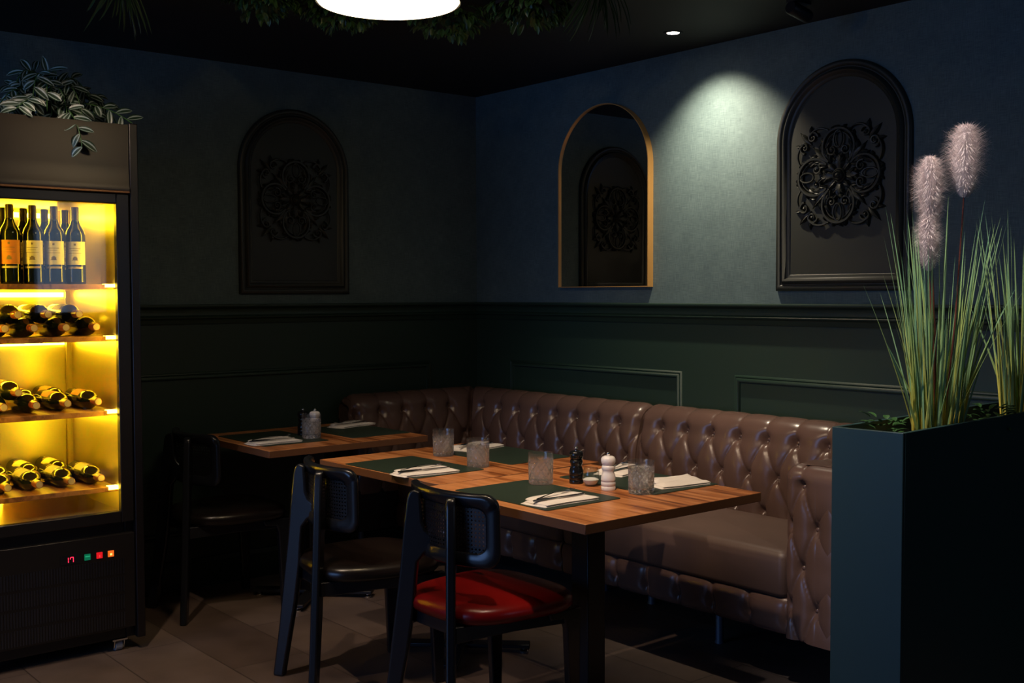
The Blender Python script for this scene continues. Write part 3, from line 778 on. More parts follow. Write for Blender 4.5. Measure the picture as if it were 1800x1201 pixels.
setting(1.742, -1.605, -0.05, 'beside the top of the red-seated chair', 1)
setting(2.470, -1.605, 0.05, 'at the near corner of the nearest table', 2, fa=0.18)
setting(2.190, -1.035, 0.30, 'behind the white pepper mill', 3, w_=0.13)
setting(1.345, -1.060, 0.25, 'half hidden behind the two tumblers of the middle table', 4, flip=PI, w_=0.13)
setting(0.620, -1.625, 0.03, 'on the chair side of the small table', 5)
setting(0.305, -1.035, 0.28, 'on the bench side of the small table', 6, flip=PI)
napkin((2.492, -1.090, MT), -0.12, 'plain folded white napkin without cutlery, right of the rightmost tumbler', w_=0.13, l_=0.205, seed=9, lift=0.006)

def tumbler(loc, label, rz=0.0, h=0.106, r=0.0435):
    n, m = 120, 64; b = MB(); n = 160; out = np.zeros((m+1, n, 3))
    for j in range(m+1):
        z = h*j/m; t = z/h
        rad = r*(0.965+0.035*t)
        if t < 0.05: rad -= 0.0025*(1-t/0.05)**2
        for k in range(n):
            a = 2*PI*k/n; cut = 0.0
            if 0.05 < t < 0.80:
                edge = 0.80-0.14*abs(((k*8/n) % 1)*2-1)
                if t < edge:
                    p = k*8/n; q = t*2.3
                    c1 = abs(((p-q) % 1)-0.5)*2; c2 = abs(((p+q) % 1)-0.5)*2
                    big = max(0, (max(c1, c2)-0.80)/0.20)
                    f1 = abs(((2*(p-q)) % 1)-0.5)*2; f2 = abs(((2*(p+q)) % 1)-0.5)*2
                    cut = 0.0020*big+0.0022*max(0, max(f1, f2)-0.25)
            elif t <= 0.05: cut = 0.0006*(0.5+0.5*math.cos(24*a))
            q_ = rad-cut; out[j, k] = (q_*math.cos(a), q_*math.sin(a), z)
    b.grid(out, wrapv=True)
    ri = r-0.0035
    inner = [(r*1.0-0.0012, h+0.0010), (ri+0.0008, h+0.0008), (ri, h-0.002), (ri*0.985, h*0.5), (ri*0.96, 0.022), (ri*0.86, 0.015), (ri*0.4, 0.0135), (0.0008, 0.0135)]
    I = np.array([[(q_*math.cos(2*PI*k/n), q_*math.sin(2*PI*k/n), z) for k in range(n)] for q_, z in inner])
    base = m*n
    s0 = len(b.v); b.grid(I, wrapv=True)
    for k in range(n): b.f.append((base+k, base+(k+1) % n, s0+(k+1) % n, s0+k))
    b.f.append(tuple(s0+(len(inner)-1)*n+k for k in range(n))); b.f.append(tuple(reversed(range(n))))
    o = b.build('cut_glass_tumbler', M_crystal, smooth=True, angle=25)
    return tag(o, label, 'glass', None, loc, rz)
g0 = tumbler((1.418, -1.278, TOP+0.0003), 'cut glass tumbler at the back of the middle table, left of the other one')
for i, (x, y, rz, lab) in enumerate([(1.740, -1.352, 0.4, 'cut glass tumbler on the middle table, the nearer of its two'),
                      (2.188, -1.430, 0.1, 'cut glass tumbler left of the black pepper mill on the nearest table'),
                      (2.528, -1.292, 0.7, 'cut glass tumbler right of the white pepper mill'),
                      (0.590, -1.410, 0.2, 'cut glass tumbler on the small table by the left wall')]):
    dup(g0, lab, (x, y, MT+0.0002 if i in (1, 3) else TOP+0.0003), rz)
g0.location.z = TOP+0.0003

def mill(loc, m, name, label, cat):
    t = thing(name, label, cat, loc)
    body = [(0.0, 0.0), (0.0235, 0.0), (0.0245, 0.003), (0.0240, 0.012), (0.0225, 0.014), (0.0240, 0.016), (0.0245, 0.022), (0.0240, 0.027), (0.0225, 0.029), (0.0242, 0.031), (0.0246, 0.036), (0.0238, 0.045), (0.0208, 0.055), (0.0186, 0.061), (0.0205, 0.067), (0.0225, 0.072), (0.0218, 0.078), (0.0200, 0.082), (0.0, 0.082)]
    MB().lathe(body, 40).build('mill_body', m, t, smooth=True, angle=70)
    head = [(0.0, 0.0825), (0.0190, 0.0825), (0.0222, 0.088), (0.0245, 0.096), (0.0240, 0.104), (0.0205, 0.110), (0.0130, 0.1135), (0.0, 0.114)]
    MB().lathe(head, 40).build('mill_head', m, t, smooth=True, angle=70)
    MB().lathe([(0.0, 0.1135), (0.0045, 0.1135), (0.0045, 0.117), (0.0062, 0.119), (0.0062, 0.122), (0.004, 0.1255), (0.0, 0.1265)], 20).build('knob', M_chrome, t, smooth=True, angle=70)
    return t
p1 = mill((2.250, -1.322, TOP), M_millb, 'pepper_mill', 'glossy black pepper mill on the nearest table', 'pepper mill')
p2 = mill((2.414, -1.330, TOP), M_millw, 'salt_mill', 'white mill with steel knob on the nearest table', 'salt mill')
dup(p1, 'glossy black pepper mill behind the tumbler of the small table', (0.468, -1.386, TOP))
dup(p2, 'white mill standing behind the tumbler of the small table', (0.515, -1.350, TOP))
def saltbowl():
    prof = [(0.0, 0.0), (0.014, 0.0), (0.020, 0.003), (0.0275, 0.015), (0.0300, 0.028), (0.0285, 0.044), (0.0235, 0.062), (0.0225, 0.0625), (0.0275, 0.044), (0.0288, 0.028), (0.0262, 0.016), (0.019, 0.0055), (0.0, 0.004)]
    t = thing('salt_glass', 'small round stemless glass with salt between the black and white mills', 'salt bowl', (2.322, -1.322, TOP+0.0003))
    MB().lathe(prof, 40).build('glass_bowl', M_pane, t, smooth=True, angle=80)
    MB().lathe([(0.0, 0.0045), (0.017, 0.0062), (0.0255, 0.0165), (0.0272, 0.022), (0.020, 0.026), (0.010, 0.0245), (0.0, 0.028)], 32).build('salt', M_salt, t, smooth=True)
saltbowl()

# ------------------------------------------------------------------ chairs
def chair(loc, rz, seatm, label):
    t = thing('cane_back_chair', label, 'chair', (loc[0], loc[1], 0), rz)
    # seat
    rings = []; prof = [(0.86, 0.405), (0.96, 0.408), (0.995, 0.418), (1.0, 0.432), (0.985, 0.446), (0.94, 0.456), (0.84, 0.463), (0.62, 0.469), (0.35, 0.472), (0.05, 0.473)]
    n = 64
    for f, z in prof:
        ring = []
        for k in range(n):
            a = 2*PI*k/n; cx, cy = math.cos(a), math.sin(a); e = 0.62
            x = math.copysign(abs(cx)**e, cx); y = math.copysign(abs(cy)**e, cy)
            hw = 0.232+0.022*y
            ring.append((x*hw*f, 0.005+y*0.232*f, z-0.006*(1-f)*0))
        rings.append(ring)
    b = MB(); b.grid(np.array(rings), wrapv=True); b.f.append(tuple(reversed(range(n)))); b.f.append(tuple(range((len(rings)-1)*n, len(rings)*n)))
    b.build('seat', seatm, t, smooth=True, angle=80)
    # rear boards, radial planes
    for s in (-1, 1):
        e = Vector((s*0.78, -0.626, 0)); o = Vector((s*0.088, -0.205, 0)); nn = e.cross(Vector((0, 0, 1)))
        M = Matrix(((e.x, 0, nn.x, o.x), (e.y, 0, nn.y, o.y), (0, 1, 0, 0), (0, 0, 0, 1)))
        pts = [(-0.012, 0.782), (-0.016, 0.73), (-0.018, 0.69), (-0.028, 0.665), (-0.050, 0.648), (-0.078, 0.640), (-0.080, 0.612), (-0.055, 0.605), (-0.025, 0.590), (-0.002, 0.560), (0.004, 0.50), (0.010, 0.42), (0.030, 0.28), (0.085, 0.0),
               (0.128, 0.0), (0.098, 0.20), (0.076, 0.38), (0.058, 0.52), (0.046, 0.64), (0.032, 0.76), (0.024, 0.782), (0.010, 0.790)]
        MB().poly(pts, 0.029, M).build('rear_post', M_lacq, t, bevel=0.007, seg=3)
        # front leg
        fl = MB(); q = [(-0.11, 0.404), (-0.10, 0.378), (-0.045, 0.372), (-0.034, 0.34), (-0.018, 0.0), (0.018, 0.0), (0.026, 0.404)]
        ex = Vector((0, 1, 0)); n2 = Vector((s, 0, 0)); tip = Vector((s*0.196, 0.195, 0))
        M2 = Matrix(((0, 0, 1, tip.x), (1, 0, 0, tip.y), (0, 1, 0, 0), (0, 0, 0, 1)))
        fl.poly(q, 0.026, M2).build('front_leg', M_lacq, t, bevel=0.005, seg=2)
        # side rail
        a0 = Vector((s*0.128, -0.225, 0.385)); a1 = Vector((s*0.196, 0.18, 0.385)); dv = (a1-a0); ln = dv.length; dv.normalize(); nn = dv.cross(Vector((0, 0, 1)))
        M3 = Matrix(((dv.x, 0, nn.x, a0.x), (dv.y, 0, nn.y, a0.y), (0, 1, 0, a0.z), (0, 0, 0, 1)))
        MB().poly([(0, -0.030), (ln*0.5, -0.022), (ln, -0.026), (ln, 0.020), (0, 0.020)], 0.024, M3).build('side_rail', M_lacq, t, bevel=0.003)
    MB().box(-0.19, 0.19, 0.165, 0.189, 0.362, 0.405).build('front_rail', M_lacq, t, bevel=0.003)
    MB().box(-0.125, 0.125, -0.205, -0.185, 0.365, 0.405).build('rear_rail', M_lacq, t, bevel=0.003)
    # curved back: frame band + cane
    R = 0.36; yc = 0.165
    def bp(x, z, off=0.0):    # x is arc position
        a = x/R; rr = R-off; return (rr*math.sin(a), yc-rr*math.cos(a)+0.035*(0.79-z)*0.4, z)
    fr = rrect(0.47, 0.225, 0.045, 8); zc_ = 0.690
    outer = []
    m = len(fr)
    # resample long edges so that the band follows the curve
    def dense(pts, st=0.02):
        o = []
        for i in range(len(pts)):
            p, q = pts[i], pts[(i+1) % len(pts)]; k = max(1, int(math.hypot(q[0]-p[0], q[1]-p[1])/st))
            for j in range(k): o.append((p[0]+(q[0]-p[0])*j/k, p[1]+(q[1]-p[1])*j/k))
        return o
    D = dense(fr); cen = []
    for x, z in D: cen.append((x*(1.0+0.0*z), z))
    # band section: outer edge, thickness 18mm, width 34mm (wider on the top)
    sec = []
    for x, z in cen:
        l = math.hypot(x/0.235, z/0.112)
        wid = 0.044
        inx = x*(1-wid/0.235); inz = z*(1-wid/0.1125)
        top = 0.006 if z > 0.09 else 0.0
        rr_ = []
        for (f, off) in ((0.0, -0.004), (0.0, 0.004), (0.10, 0.008+top), (0.4, 0.009+top), (0.9, 0.006), (1.0, 0.003), (1.0, -0.003), (0.9, -0.006), (0.4, -0.009-top), (0.10, -0.008-top)):
            X_ = x+(inx-x)*f; Z_ = z+(inz-z)*f; rr_.append(bp(X_, zc_+Z_, off))
        sec.append(rr_)
    bk = MB().grid(np.array(sec), wrapu=True, wrapv=True).build('backrest_frame', M_lacq, t, smooth=True, angle=80)
    # cane weave
    c = MB(); hx, hz = 0.195, 0.072
    def strip(p, q, wd, off):
        k = max(2, int(math.hypot(q[0]-p[0], q[1]-p[1])/0.03)); dx, dz = q[0]-p[0], q[1]-p[1]; l = math.hypot(dx, dz); nx_, nz_ = -dz/l*wd/2, dx/l*wd/2
        rows = []
        for j in range(k+1):
            x, z = p[0]+dx*j/k, p[1]+dz*j/k
            rows.append([bp(x+nx_, zc_+z+nz_, off+0.0004), bp(x-nx_, zc_+z-nz_, off+0.0004), bp(x-nx_, zc_+z-nz_, off-0.0004), bp(x+nx_, zc_+z+nz_, off-0.0004)])
        c.grid(np.array(rows), wrapv=True)
    g = 0.0125
    for i in range(-16, 17):
        strip((i*g-0.002, -hz), (i*g-0.002, hz), 0.0018, 0.001); strip((i*g+0.002, -hz), (i*g+0.002, hz), 0.0018, 0.001)
    for i in range(-6, 7):
        strip((-hx, i*g-0.002), (hx, i*g-0.002), 0.0018, -0.001); strip((-hx, i*g+0.002), (hx, i*g+0.002), 0.0018, -0.001)
    for s in (-1, 1):
        for i in range(-24, 25):
            x0 = i*g*1.0+g/2; p0, p1_ = x0-hz*s, x0+hz*s
            za, zb = -hz, hz
            # clip in x
            def clip(x, z, x2, z2):
                pts = []
                for lim in (-hx, hx):
                    if (x-lim)*(x2-lim) < 0:
                        tt = (lim-x)/(x2-x); pts.append((lim, z+(z2-z)*tt))
                if abs(x) <= hx: pts.append((x, z))
                if abs(x2) <= hx: pts.append((x2, z2))
                return pts
            cp = clip(p0, za, p1_, zb)
            if len(cp) == 2 and math.hypot(cp[0][0]-cp[1][0], cp[0][1]-cp[1][1]) > 0.01: strip(cp[0], cp[1], 0.0022, 0.0)
    c.build('cane_weave', M_cane, t, fix=False)
    return t
chair((2.265, -1.730), 0.0, M_red, 'dark wooden cane back chair with a red seat, nearest the camera')
chair((1.585, -1.755), math.radians(-9), M_blk, 'dark wooden cane back chair with a black seat, beside the red-seated chair')
chair((0.375, -1.735), 0.0, M_blk, 'dark wooden chair almost lost in shadow at the small table')

# ------------------------------------------------------------------ wine fridge
FX0, FX1, FY0, FY1 = 0.05, 0.75, -2.98, -2.252
def fridge():
    t = thing('wine_fridge', 'tall black wine fridge glowing yellow inside, at the left edge', 'fridge', (0, 0, 0))
    IY0, IY1, IX0, IX1, IZ0, IZ1 = -2.90, -2.318, 0.14, 0.70, 0.548, 1.765
    b = MB()
    b.box(FX0, 0.715, IY1, FY1, 0.05, 2.062).box(FX0, 0.715, FY0, IY0, 0.05, 2.062).box(FX0, IX0, IY0, IY1, 0.05, 2.062)
    b.box(IX0, 0.715, IY0, IY1, IZ1, 2.062).box(IX0, 0.715, IY0, IY1, 0.05, IZ0)
    b.build('cabinet', M_fridge, t, bevel=0.004)
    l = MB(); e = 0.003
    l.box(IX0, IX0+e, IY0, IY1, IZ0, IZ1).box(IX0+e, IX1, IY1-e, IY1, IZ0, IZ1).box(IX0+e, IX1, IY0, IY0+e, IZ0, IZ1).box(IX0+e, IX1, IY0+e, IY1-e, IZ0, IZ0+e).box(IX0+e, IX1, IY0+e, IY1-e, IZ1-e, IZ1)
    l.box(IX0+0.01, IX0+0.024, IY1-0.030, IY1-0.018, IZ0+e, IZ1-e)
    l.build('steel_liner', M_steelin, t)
    # header
    h = MB(); pr = [(0.716, 1.800), (0.750, 1.800), (0.752, 1.812), (0.748, 1.826), (0.744, 1.90), (0.746, 2.02), (0.744, 2.060), (0.716, 2.062)]
    P = np.array([[(x, y, z) for x, z in pr] for y in (FY0, FY1-0.036)]); h.grid(P, wrapv=True); h.f.append(tuple(range(8))); h.f.append(tuple(reversed(range(8, 16))))
    h.build('header_panel', mat('brown_header_enamel', (0.022, 0.012, 0.006), 0.34), t, smooth=True, angle=30)
    MB().box(0.7165, 0.756, FY0, FY1-0.036, 1.7945, 1.8035).build('trim_strip', mat('bronze_trim', (0.30, 0.15, 0.07), 0.35, 0.9), t, bevel=0.002)
    MB().box(0.716, 0.750, FY1-0.033, FY1, 0.05, 2.066).build('corner_post', M_fridge, t, bevel=0.004)
    d = MB(); y0, y1 = -2.93, -2.290
    d.box(0.716, 0.748, y1-0.050, y1, 0.515, 1.792).box(0.716, 0.748, y0, y0+0.050, 0.515, 1.792).box(0.716, 0.748, y0+0.05, y1-0.05, 0.515, 0.560).box(0.716, 0.748, y0+0.05, y1-0.05, 1.752, 1.792)
    dr = d.build('door', M_door, t, bevel=0.004)
    MB().box(0.722, 0.727, y0+0.049, y1-0.049, 0.559, 1.753).build('door_glass', M_pane, dr)
    shelf_z = [1.443, 1.240, 0.948, 0.647]
    for z in shelf_z:
        s = MB().box(0.16, 0.672, IY0+0.004, IY1-0.006, z-0.020, z).build('shelf', M_shelf, t, bevel=0.002)
        MB().box(0.645, 0.676, IY1-0.044, IY1-0.0055, z-0.012, z+0.0015).build('shelf_light', M_ledend, s)
        if z > 0.7: MB().box(0.146, 0.156, IY0+0.03, IY1-0.035, z-0.050, z-0.030).build('led_strip', M_led, s)
    MB().box(0.7015, 0.714, IY1-0.0060, IY1-0.0005, 0.66, IZ1-0.01).build('led_strip', M_led, t)
    MB().box(0.7015, 0.714, IY0+0.0005, IY0+0.0060, 0.66, IZ1-0.01).build('led_strip', M_led, t)
    MB().box(0.146, 0.156, IY0+0.03, IY1-0.06, IZ1-0.040, IZ1-0.020).build('led_strip', M_led, t)
    MB().box(0.146, 0.156, -2.80, -2.62, IZ0+0.012, IZ0+0.026).build('floor_light', M_led, t)
    # lower grille panel
    g = MB().box(0.716, 0.742, FY0+0.01, FY1-0.036, 0.095, 0.470).build('grille_panel', M_door, t, bevel=0.003)
    sl = MB()
    for r_ in range(4):
        z1 = 0.372-0.070*r_
        for k in range(44):
            y = -2.335-0.0105*k
            if r_ == 0 and y > -2.0: continue
            sl.box(0.742, 0.7445, y-0.0028, y+0.0028, z1-0.058, z1)
    sl.build('grille_slats', mat('grille_slat_metal', (0.10, 0.11, 0.14), 0.35, 1.0), g)
    MB().box(0.742, 0.7435, -2.575, -2.500, 0.380, 0.415).build('display_window', M_millb, g)
    dg = MB(); x0, x1 = 0.7435, 0.7445
    def seg(yc, zc, vert, ln=0.0085, th=0.0022):
        if vert: dg.box(x0, x1, yc-th/2, yc+th/2, zc-ln/2, zc+ln/2)
        else: dg.box(x0, x1, yc-ln/2, yc+ln/2, zc-th/2, zc+th/2)
    zc = 0.397
    seg(-2.5445, zc+0.005, True); seg(-2.5445, zc-0.005, True)
    yy = -2.5315; seg(yy, zc+0.0095, False, 0.009); seg(yy+0.0055, zc+0.005, True); seg(yy+0.0055, zc-0.005, True); seg(yy-0.0055, zc+0.0055, True, 0.006)
    dg.build('display_digits', M_red_e, g)
    for y, m_, mc in ((-2.473, M_grnb, None), (-2.427, M_redb, None), (-2.383, M_orab, M_orac)):
        bt = MB().box(0.742, 0.7455, y-0.0115, y+0.0115, 0.386, 0.410).build('switch_button', m_, g, bevel=0.001)
        if m_ is M_grnb: MB().box(0.7456, 0.7460, y-0.009, y+0.009, 0.399, 0.403).build('switch_mark', emis('green_mark', (0.02, 0.35, 0.16), 1), bt)
        if m_ is M_redb: MB().box(0.7456, 0.7460, y-0.002, y+0.002, 0.390, 0.400).build('switch_mark', emis('red_mark', (1, 0.05, 0.05), 1), bt)
        if mc: MB().box(0.7456, 0.7460, y-0.004, y+0.004, 0.392, 0.400).build('switch_glow', mc, bt)
    for x, y in ((0.69, -2.345), (0.69, -2.90), (0.12, -2.345), (0.12, -2.90)):
        c = MB(); c.box(x-0.034, x+0.034, y-0.030, y+0.030, 0.044, 0.050)
        for s in (-1, 1): c.poly([(-0.030, 0.046), (0.028, 0.046), (0.018, 0.012), (-0.004, 0.008)], 0.003, Matrix(((1, 0, 0, x), (0, 0, 1, y+s*0.019), (0, 1, 0, 0), (0, 0, 0, 1))))
        k = c.build('caster', M_chrome, t)
        M = Matrix.Translation((x+0.004, y, 0.020)) @ Matrix.Rotation(PI/2, 4, 'X')
        MB().lathe([(0.0, -0.015), (0.017, -0.015), (0.020, -0.012), (0.020, 0.012), (0.017, 0.015), (0.0, 0.015)], 24, M=M).build('wheel', M_rubber, k, smooth=True, angle=40)
    return shelf_z
SZ = fridge()

M_capd = mat('dark_bottle_capsule', (0.03, 0.012, 0.012), 0.3)
def bottle(label, labm=M_lab, capm=M_caps):
    t = thing('wine_bottle', label, 'wine bottle')
    prof = [(0.0, 0.004), (0.020, 0.0), (0.034, 0.0), (0.0365, 0.004), (0.0370, 0.010), (0.0370, 0.185), (0.0362, 0.195), (0.0325, 0.207), (0.0250, 0.220), (0.0185, 0.232), (0.0152, 0.245), (0.0143, 0.258), (0.0140, 0.293), (0.0, 0.293)]
    MB().lathe(prof, 32).build('glass', M_bottle, t, smooth=True, angle=60)
    lb = MB(); n = 20; P = [[(0.0374*math.cos(a), 0.0374*math.sin(a), z) for z in (0.075, 0.165)] for a in np.linspace(-1.25, 1.25, n)]
    lo = lb.grid(np.array(P)).build('label', labm, t, smooth=True, fix=False)
    pm = MB()
    def patch(a0, a1, z0, z1): pm.grid(np.array([[(0.0377*math.cos(a), 0.0377*math.sin(a), z) for z in (z0, z1)] for a in np.linspace(a0, a1, 6)]))
    for a0, a1, z0, z1 in ((-0.55, 0.55, 0.137, 0.139), (-0.40, 0.35, 0.129, 0.1305), (-0.65, 0.65, 0.119, 0.1205), (-0.30, 0.30, 0.092, 0.094), (-0.22, 0.24, 0.094, 0.103), (-0.12, 0.14, 0.103, 0.107), (-0.10, 0.10, 0.149, 0.157)): patch(a0, a1, z0, z1)
    pm.build('print', M_print, lo, fix=False)
    bd = MB(); bd.grid(np.array([[(0.0374*math.cos(a), 0.0374*math.sin(a), z) for z in (0.060, 0.068)] for a in np.linspace(-0.8, 0.8, 14)])).build('lower_band', M_captip, t, fix=False)
    MB().lathe([(0.0150, 0.238), (0.0150, 0.290), (0.0146, 0.298), (0.0142, 0.2995), (0.0150, 0.297)][:4]+[(0.0, 0.2995)], 24).build('capsule', capm, t, smooth=True, angle=50)
    MB().lathe([(0.0, 0.2995), (0.0125, 0.2995), (0.0120, 0.3005), (0.0, 0.3008)], 20).build('capsule_top', M_captip, t, smooth=True, angle=40)
    return t
def lay(b, x_end, y, z, roll, yaw=0.0):
    """lay a bottle with its neck towards +X; x_end is where the capsule ends"""
    M = Matrix.Translation((x_end, y, z)) @ Matrix.Rotation(yaw, 4, 'Z') @ Matrix.Rotation(PI/2, 4, 'Y') @ Matrix.Translation((0, 0, -0.3008)) @ Matrix.Rotation(roll, 4, 'Z')
    b.matrix_world = M; b.matrix_basis = M
lyc = bottle('x'); lyo = bottle('x', M_labo)
cream = bottle('standing wine bottle with a cream label, rightmost on the top shelf', M_lab, M_capd)
orange = bottle('standing wine bottle with an orange label on the top shelf', M_labo, M_capd)
ang = math.radians(-22)
cream.location = (0.60, -2.448, SZ[0]+0.0002); cream.rotation_euler[2] = ang
def newb(src, label):
    c = copy_tree(src); c['label'] = label; return c
b = newb(cream, 'standing wine bottle with a cream label, second from the right on the top shelf'); b.location = (0.60, -2.528, SZ[0]+0.0002); b.rotation_euler[2] = ang
b = newb(cream, 'standing wine bottle with a cream label, directly right of the orange-labelled one'); b.location = (0.60, -2.607, SZ[0]+0.0002); b.rotation_euler[2] = ang
orange.location = (0.60, -2.690, SZ[0]+0.0002); orange.rotation_euler[2] = ang
b = newb(cream, 'standing wine bottle cut by the left picture edge on the top shelf'); b.location = (0.60, -2.772, SZ[0]+0.0002); b.rotation_euler[2] = ang
for k, y in enumerate((-2.44, -2.52, -2.60, -2.68)):
    b = newb(cream, ['rightmost', 'second from the right', 'third from the right', 'leftmost'][k]+' bottle of the back row on the top shelf'); b.location = (0.42, y+0.012, SZ[0]+0.0002); b.rotation_euler[2] = ang
R_ = 0.0376
order = ['rightmost', 'second from the right', 'third from the right', 'leftmost visible']
shelfn = {1: 'second shelf', 2: 'third shelf', 3: 'bottom shelf'}
_first = {}
def layb(x, y, z, roll, label, src=None, yaw=0.0):
    src = src or lyc
    b = src if src.name not in _first else newb(src, label); _first[src.name] = 1; b['label'] = label; b.rotation_euler = (0, 0, 0); lay(b, x, y, z, roll, yaw)
LR = PI-0.15
for k, y in enumerate((-2.388, -2.503, -2.620, -2.724)):
    layb(0.675, y-0.010, SZ[1]+R_, LR, order[k]+' lying wine bottle in the lower layer of the second shelf')
for k, y in enumerate((-2.446, -2.562, -2.672)):
    layb(0.655, y-0.010, SZ[1]+R_+0.0505, LR, order[k if k < 2 else 3]+' lying wine bottle in the upper layer of the second shelf')
for k, y in enumerate((-2.386, -2.503, -2.618, -2.734)):
    layb(0.675, y-0.010, SZ[2]+R_, LR, order[k]+' front wine bottle lying on the third shelf', lyo if k < 2 else lyc)
layb(0.655, -2.686, SZ[2]+R_+0.050, LR, 'wine bottle lying on top of two others on the third shelf', lyo)
for k, y in enumerate((-2.445, -2.560)):
    layb(0.448, y-0.010, SZ[2]+R_, LR, ('right' if k == 0 else 'left')+' wine bottle lying behind the front row of the third shelf', lyo)
for k, y in enumerate((-2.380, -2.494, -2.613, -2.726)):
    layb(0.675, y-0.010, SZ[3]+R_, LR, order[k]+' front wine bottle lying on the bottom shelf')
for k, y in enumerate((-2.438, -2.553, -2.668)):
    layb(0.448, y-0.010, SZ[3]+R_, LR, ['right', 'middle', 'left'][k]+' wine bottle lying behind the front row of the bottom shelf')

# ------------------------------------------------------------------ leaves and plants
def leaf(b, p, d, up, ln, wd, curl=0.3, n=5, pointy=0.6):
    d = Vector(d).normalized(); up = Vector(up); sd = d.cross(up)
    if sd.length < 1e-4: sd = d.orthogonal()
    sd.normalize(); up = sd.cross(d).normalized(); vs = []; uv = []; fs = []; p = Vector(p)
    for k in range(n+1):
        t = k/n; w_ = wd*math.sin(PI*min(0.999, max(0.02, t)))**pointy/2
        c = p+d*ln*t*(1-0.15*curl*t)-up*curl*ln*t*t*0.6
        for s, u in ((-1, 0.0), (-0.5, 0.5), (0, 1.0), (0.5, 0.5), (1, 0.0)):
            vs.append(c+sd*s*w_+up*abs(s)*w_*0.35); uv.append((u, t))
    for k in range(n):
        for j in range(4): fs.append((k*5+j, k*5+j+1, (k+1)*5+j+1, (k+1)*5+j))
    b.add(vs, fs, uv)
def fridge_plant():
    rnd = random.Random(3)
    t = thing('trailing_plant', 'trailing plant with silver striped leaves on top of the wine fridge', 'plant', (0, 0.045, 0))
    MB().lathe([(0.0, 0.0), (0.055, 0.0), (0.075, 0.10), (0.080, 0.105), (0.072, 0.105), (0.068, 0.09), (0.0, 0.09)], 28, (0.50, -2.56, 2.063)).build('pot', M_black, t, smooth=True)
    lf = MB(); st = MB(); base = Vector((0.50, -2.56, 2.15))
    vines = []
    for k in range(30):
        a = rnd.uniform(0, 2*PI); r = rnd.uniform(0.05, 0.20); h = rnd.uniform(0.05, 0.21)*(1.25-r*3.2)
        vines.append([base, base+Vector((math.cos(a)*r*0.5, math.sin(a)*r*0.6, h+0.04)), base+Vector((math.cos(a)*r*0.9, math.sin(a)*r*1.15, h*0.55)), base+Vector((math.cos(a)*r, math.sin(a)*r*1.35, -0.06))])
    vines.append([base, Vector((0.66, -2.535, 2.15)), Vector((0.765, -2.525, 2.06)), Vector((0.775, -2.520, 1.955))])
    vines.append([base, Vector((0.60, -2.45, 2.17)), Vector((0.66, -2.36, 2.13)), Vector((0.70, -2.30, 2.075))])
    vines.append([base, Vector((0.62, -2.64, 2.17)), Vector((0.70, -2.70, 2.12)), Vector((0.72, -2.735, 2.085))])
    for vi, c in enumerate(vines):
        P = []
        for k in range(13):
            u = k/12; q = (1-u)**3*c[0]+3*(1-u)**2*u*c[1]+3*(1-u)*u*u*c[2]+u**3*c[3]; P.append(q)
        st.tube(P, 0.002, 5)
        for k in range(3, 13):
            if vi < 30 and rnd.random() < 0.30: continue
            s = -1 if k % 2 else 1; T = (P[min(k+1, 12)]-P[k-1]).normalized(); sd = T.cross(Vector((0.6, -0.4, 0.7))).normalized()
            d = sd*s*0.9+T*0.6+Vector((rnd.uniform(-.25, .25), rnd.uniform(-.25, .25), rnd.uniform(-.3, .2)))
            leaf(lf, P[k], d, (0.75, -0.4, 0.5), rnd.uniform(0.055, 0.080), rnd.uniform(0.025, 0.034), rnd.uniform(0.1, 0.6))
    lf.build('leaves', M_varleaf, t, smooth=True, fix=False); st.build('stems', M_leaf, t, smooth=True)
fridge_plant()

def ceiling_foliage(loc, label, seed, r=0.16, drop=0.13, kind='leaf', n=130):
    rnd = random.Random(seed); b = MB(); t = thing('hanging_foliage', label, 'foliage', (loc[0], loc[1], CEIL))
    st = MB(); st.box(-r*0.7, r*0.7, -r*0.7, r*0.7, -0.012, 0.0)
    for k in range(n):
        a = rnd.uniform(0, 2*PI); q = r*math.sqrt(rnd.random()); z = -0.012-drop*rnd.random()*(1.1-(q/r)**2)
        p = Vector((q*math.cos(a), q*math.sin(a), z))
        if kind == 'leaf':
            d = Vector((math.cos(a), math.sin(a), rnd.uniform(-1.2, 0.1)))
            for j in range(3):
                dd = d+Vector((rnd.uniform(-.7, .7), rnd.uniform(-.7, .7), rnd.uniform(-.5, .3)))
                leaf(b, p, dd, (0, 0, 1), rnd.uniform(0.028, 0.050), rnd.uniform(0.014, 0.022), 0.4, 4)
        else:
            d = Vector((math.cos(a)*0.5, math.sin(a)*0.5, -1)); leaf(b, (p.x, p.y, -0.012), d, (1, 0, 0), rnd.uniform(0.08, 0.19), 0.006, 0.35, 6, 0.4)
    b.build('leaves', M_ceilleaf, t, smooth=True, fix=False); st.build('backing', M_ceil, t)
ceiling_foliage((1.50, -1.30), 'leafy green bunch hanging from the ceiling just right of the round lamp', 11, 0.16, 0.10)
ceiling_foliage((1.78, -1.12), 'leafy green bunch on the ceiling between the lamp and the wispy tuft', 12, 0.15, 0.08)
ceiling_foliage((1.30, -1.66), 'leafy green bunch hanging behind the round lamp', 13, 0.16, 0.09)
ceiling_foliage((1.30, -2.00), 'leafy green bunch hanging from the ceiling left of the round lamp', 14, 0.13, 0.09)
ceiling_foliage((2.03, -1.00), 'wispy grassy tuft hanging from the ceiling at the top edge', 15, 0.09, 0.1, 'wisp', 40)
ceiling_foliage((0.98, -2.40), 'faint wispy tuft hanging from the ceiling above the wine fridge side', 16, 0.07, 0.1, 'wisp', 26)

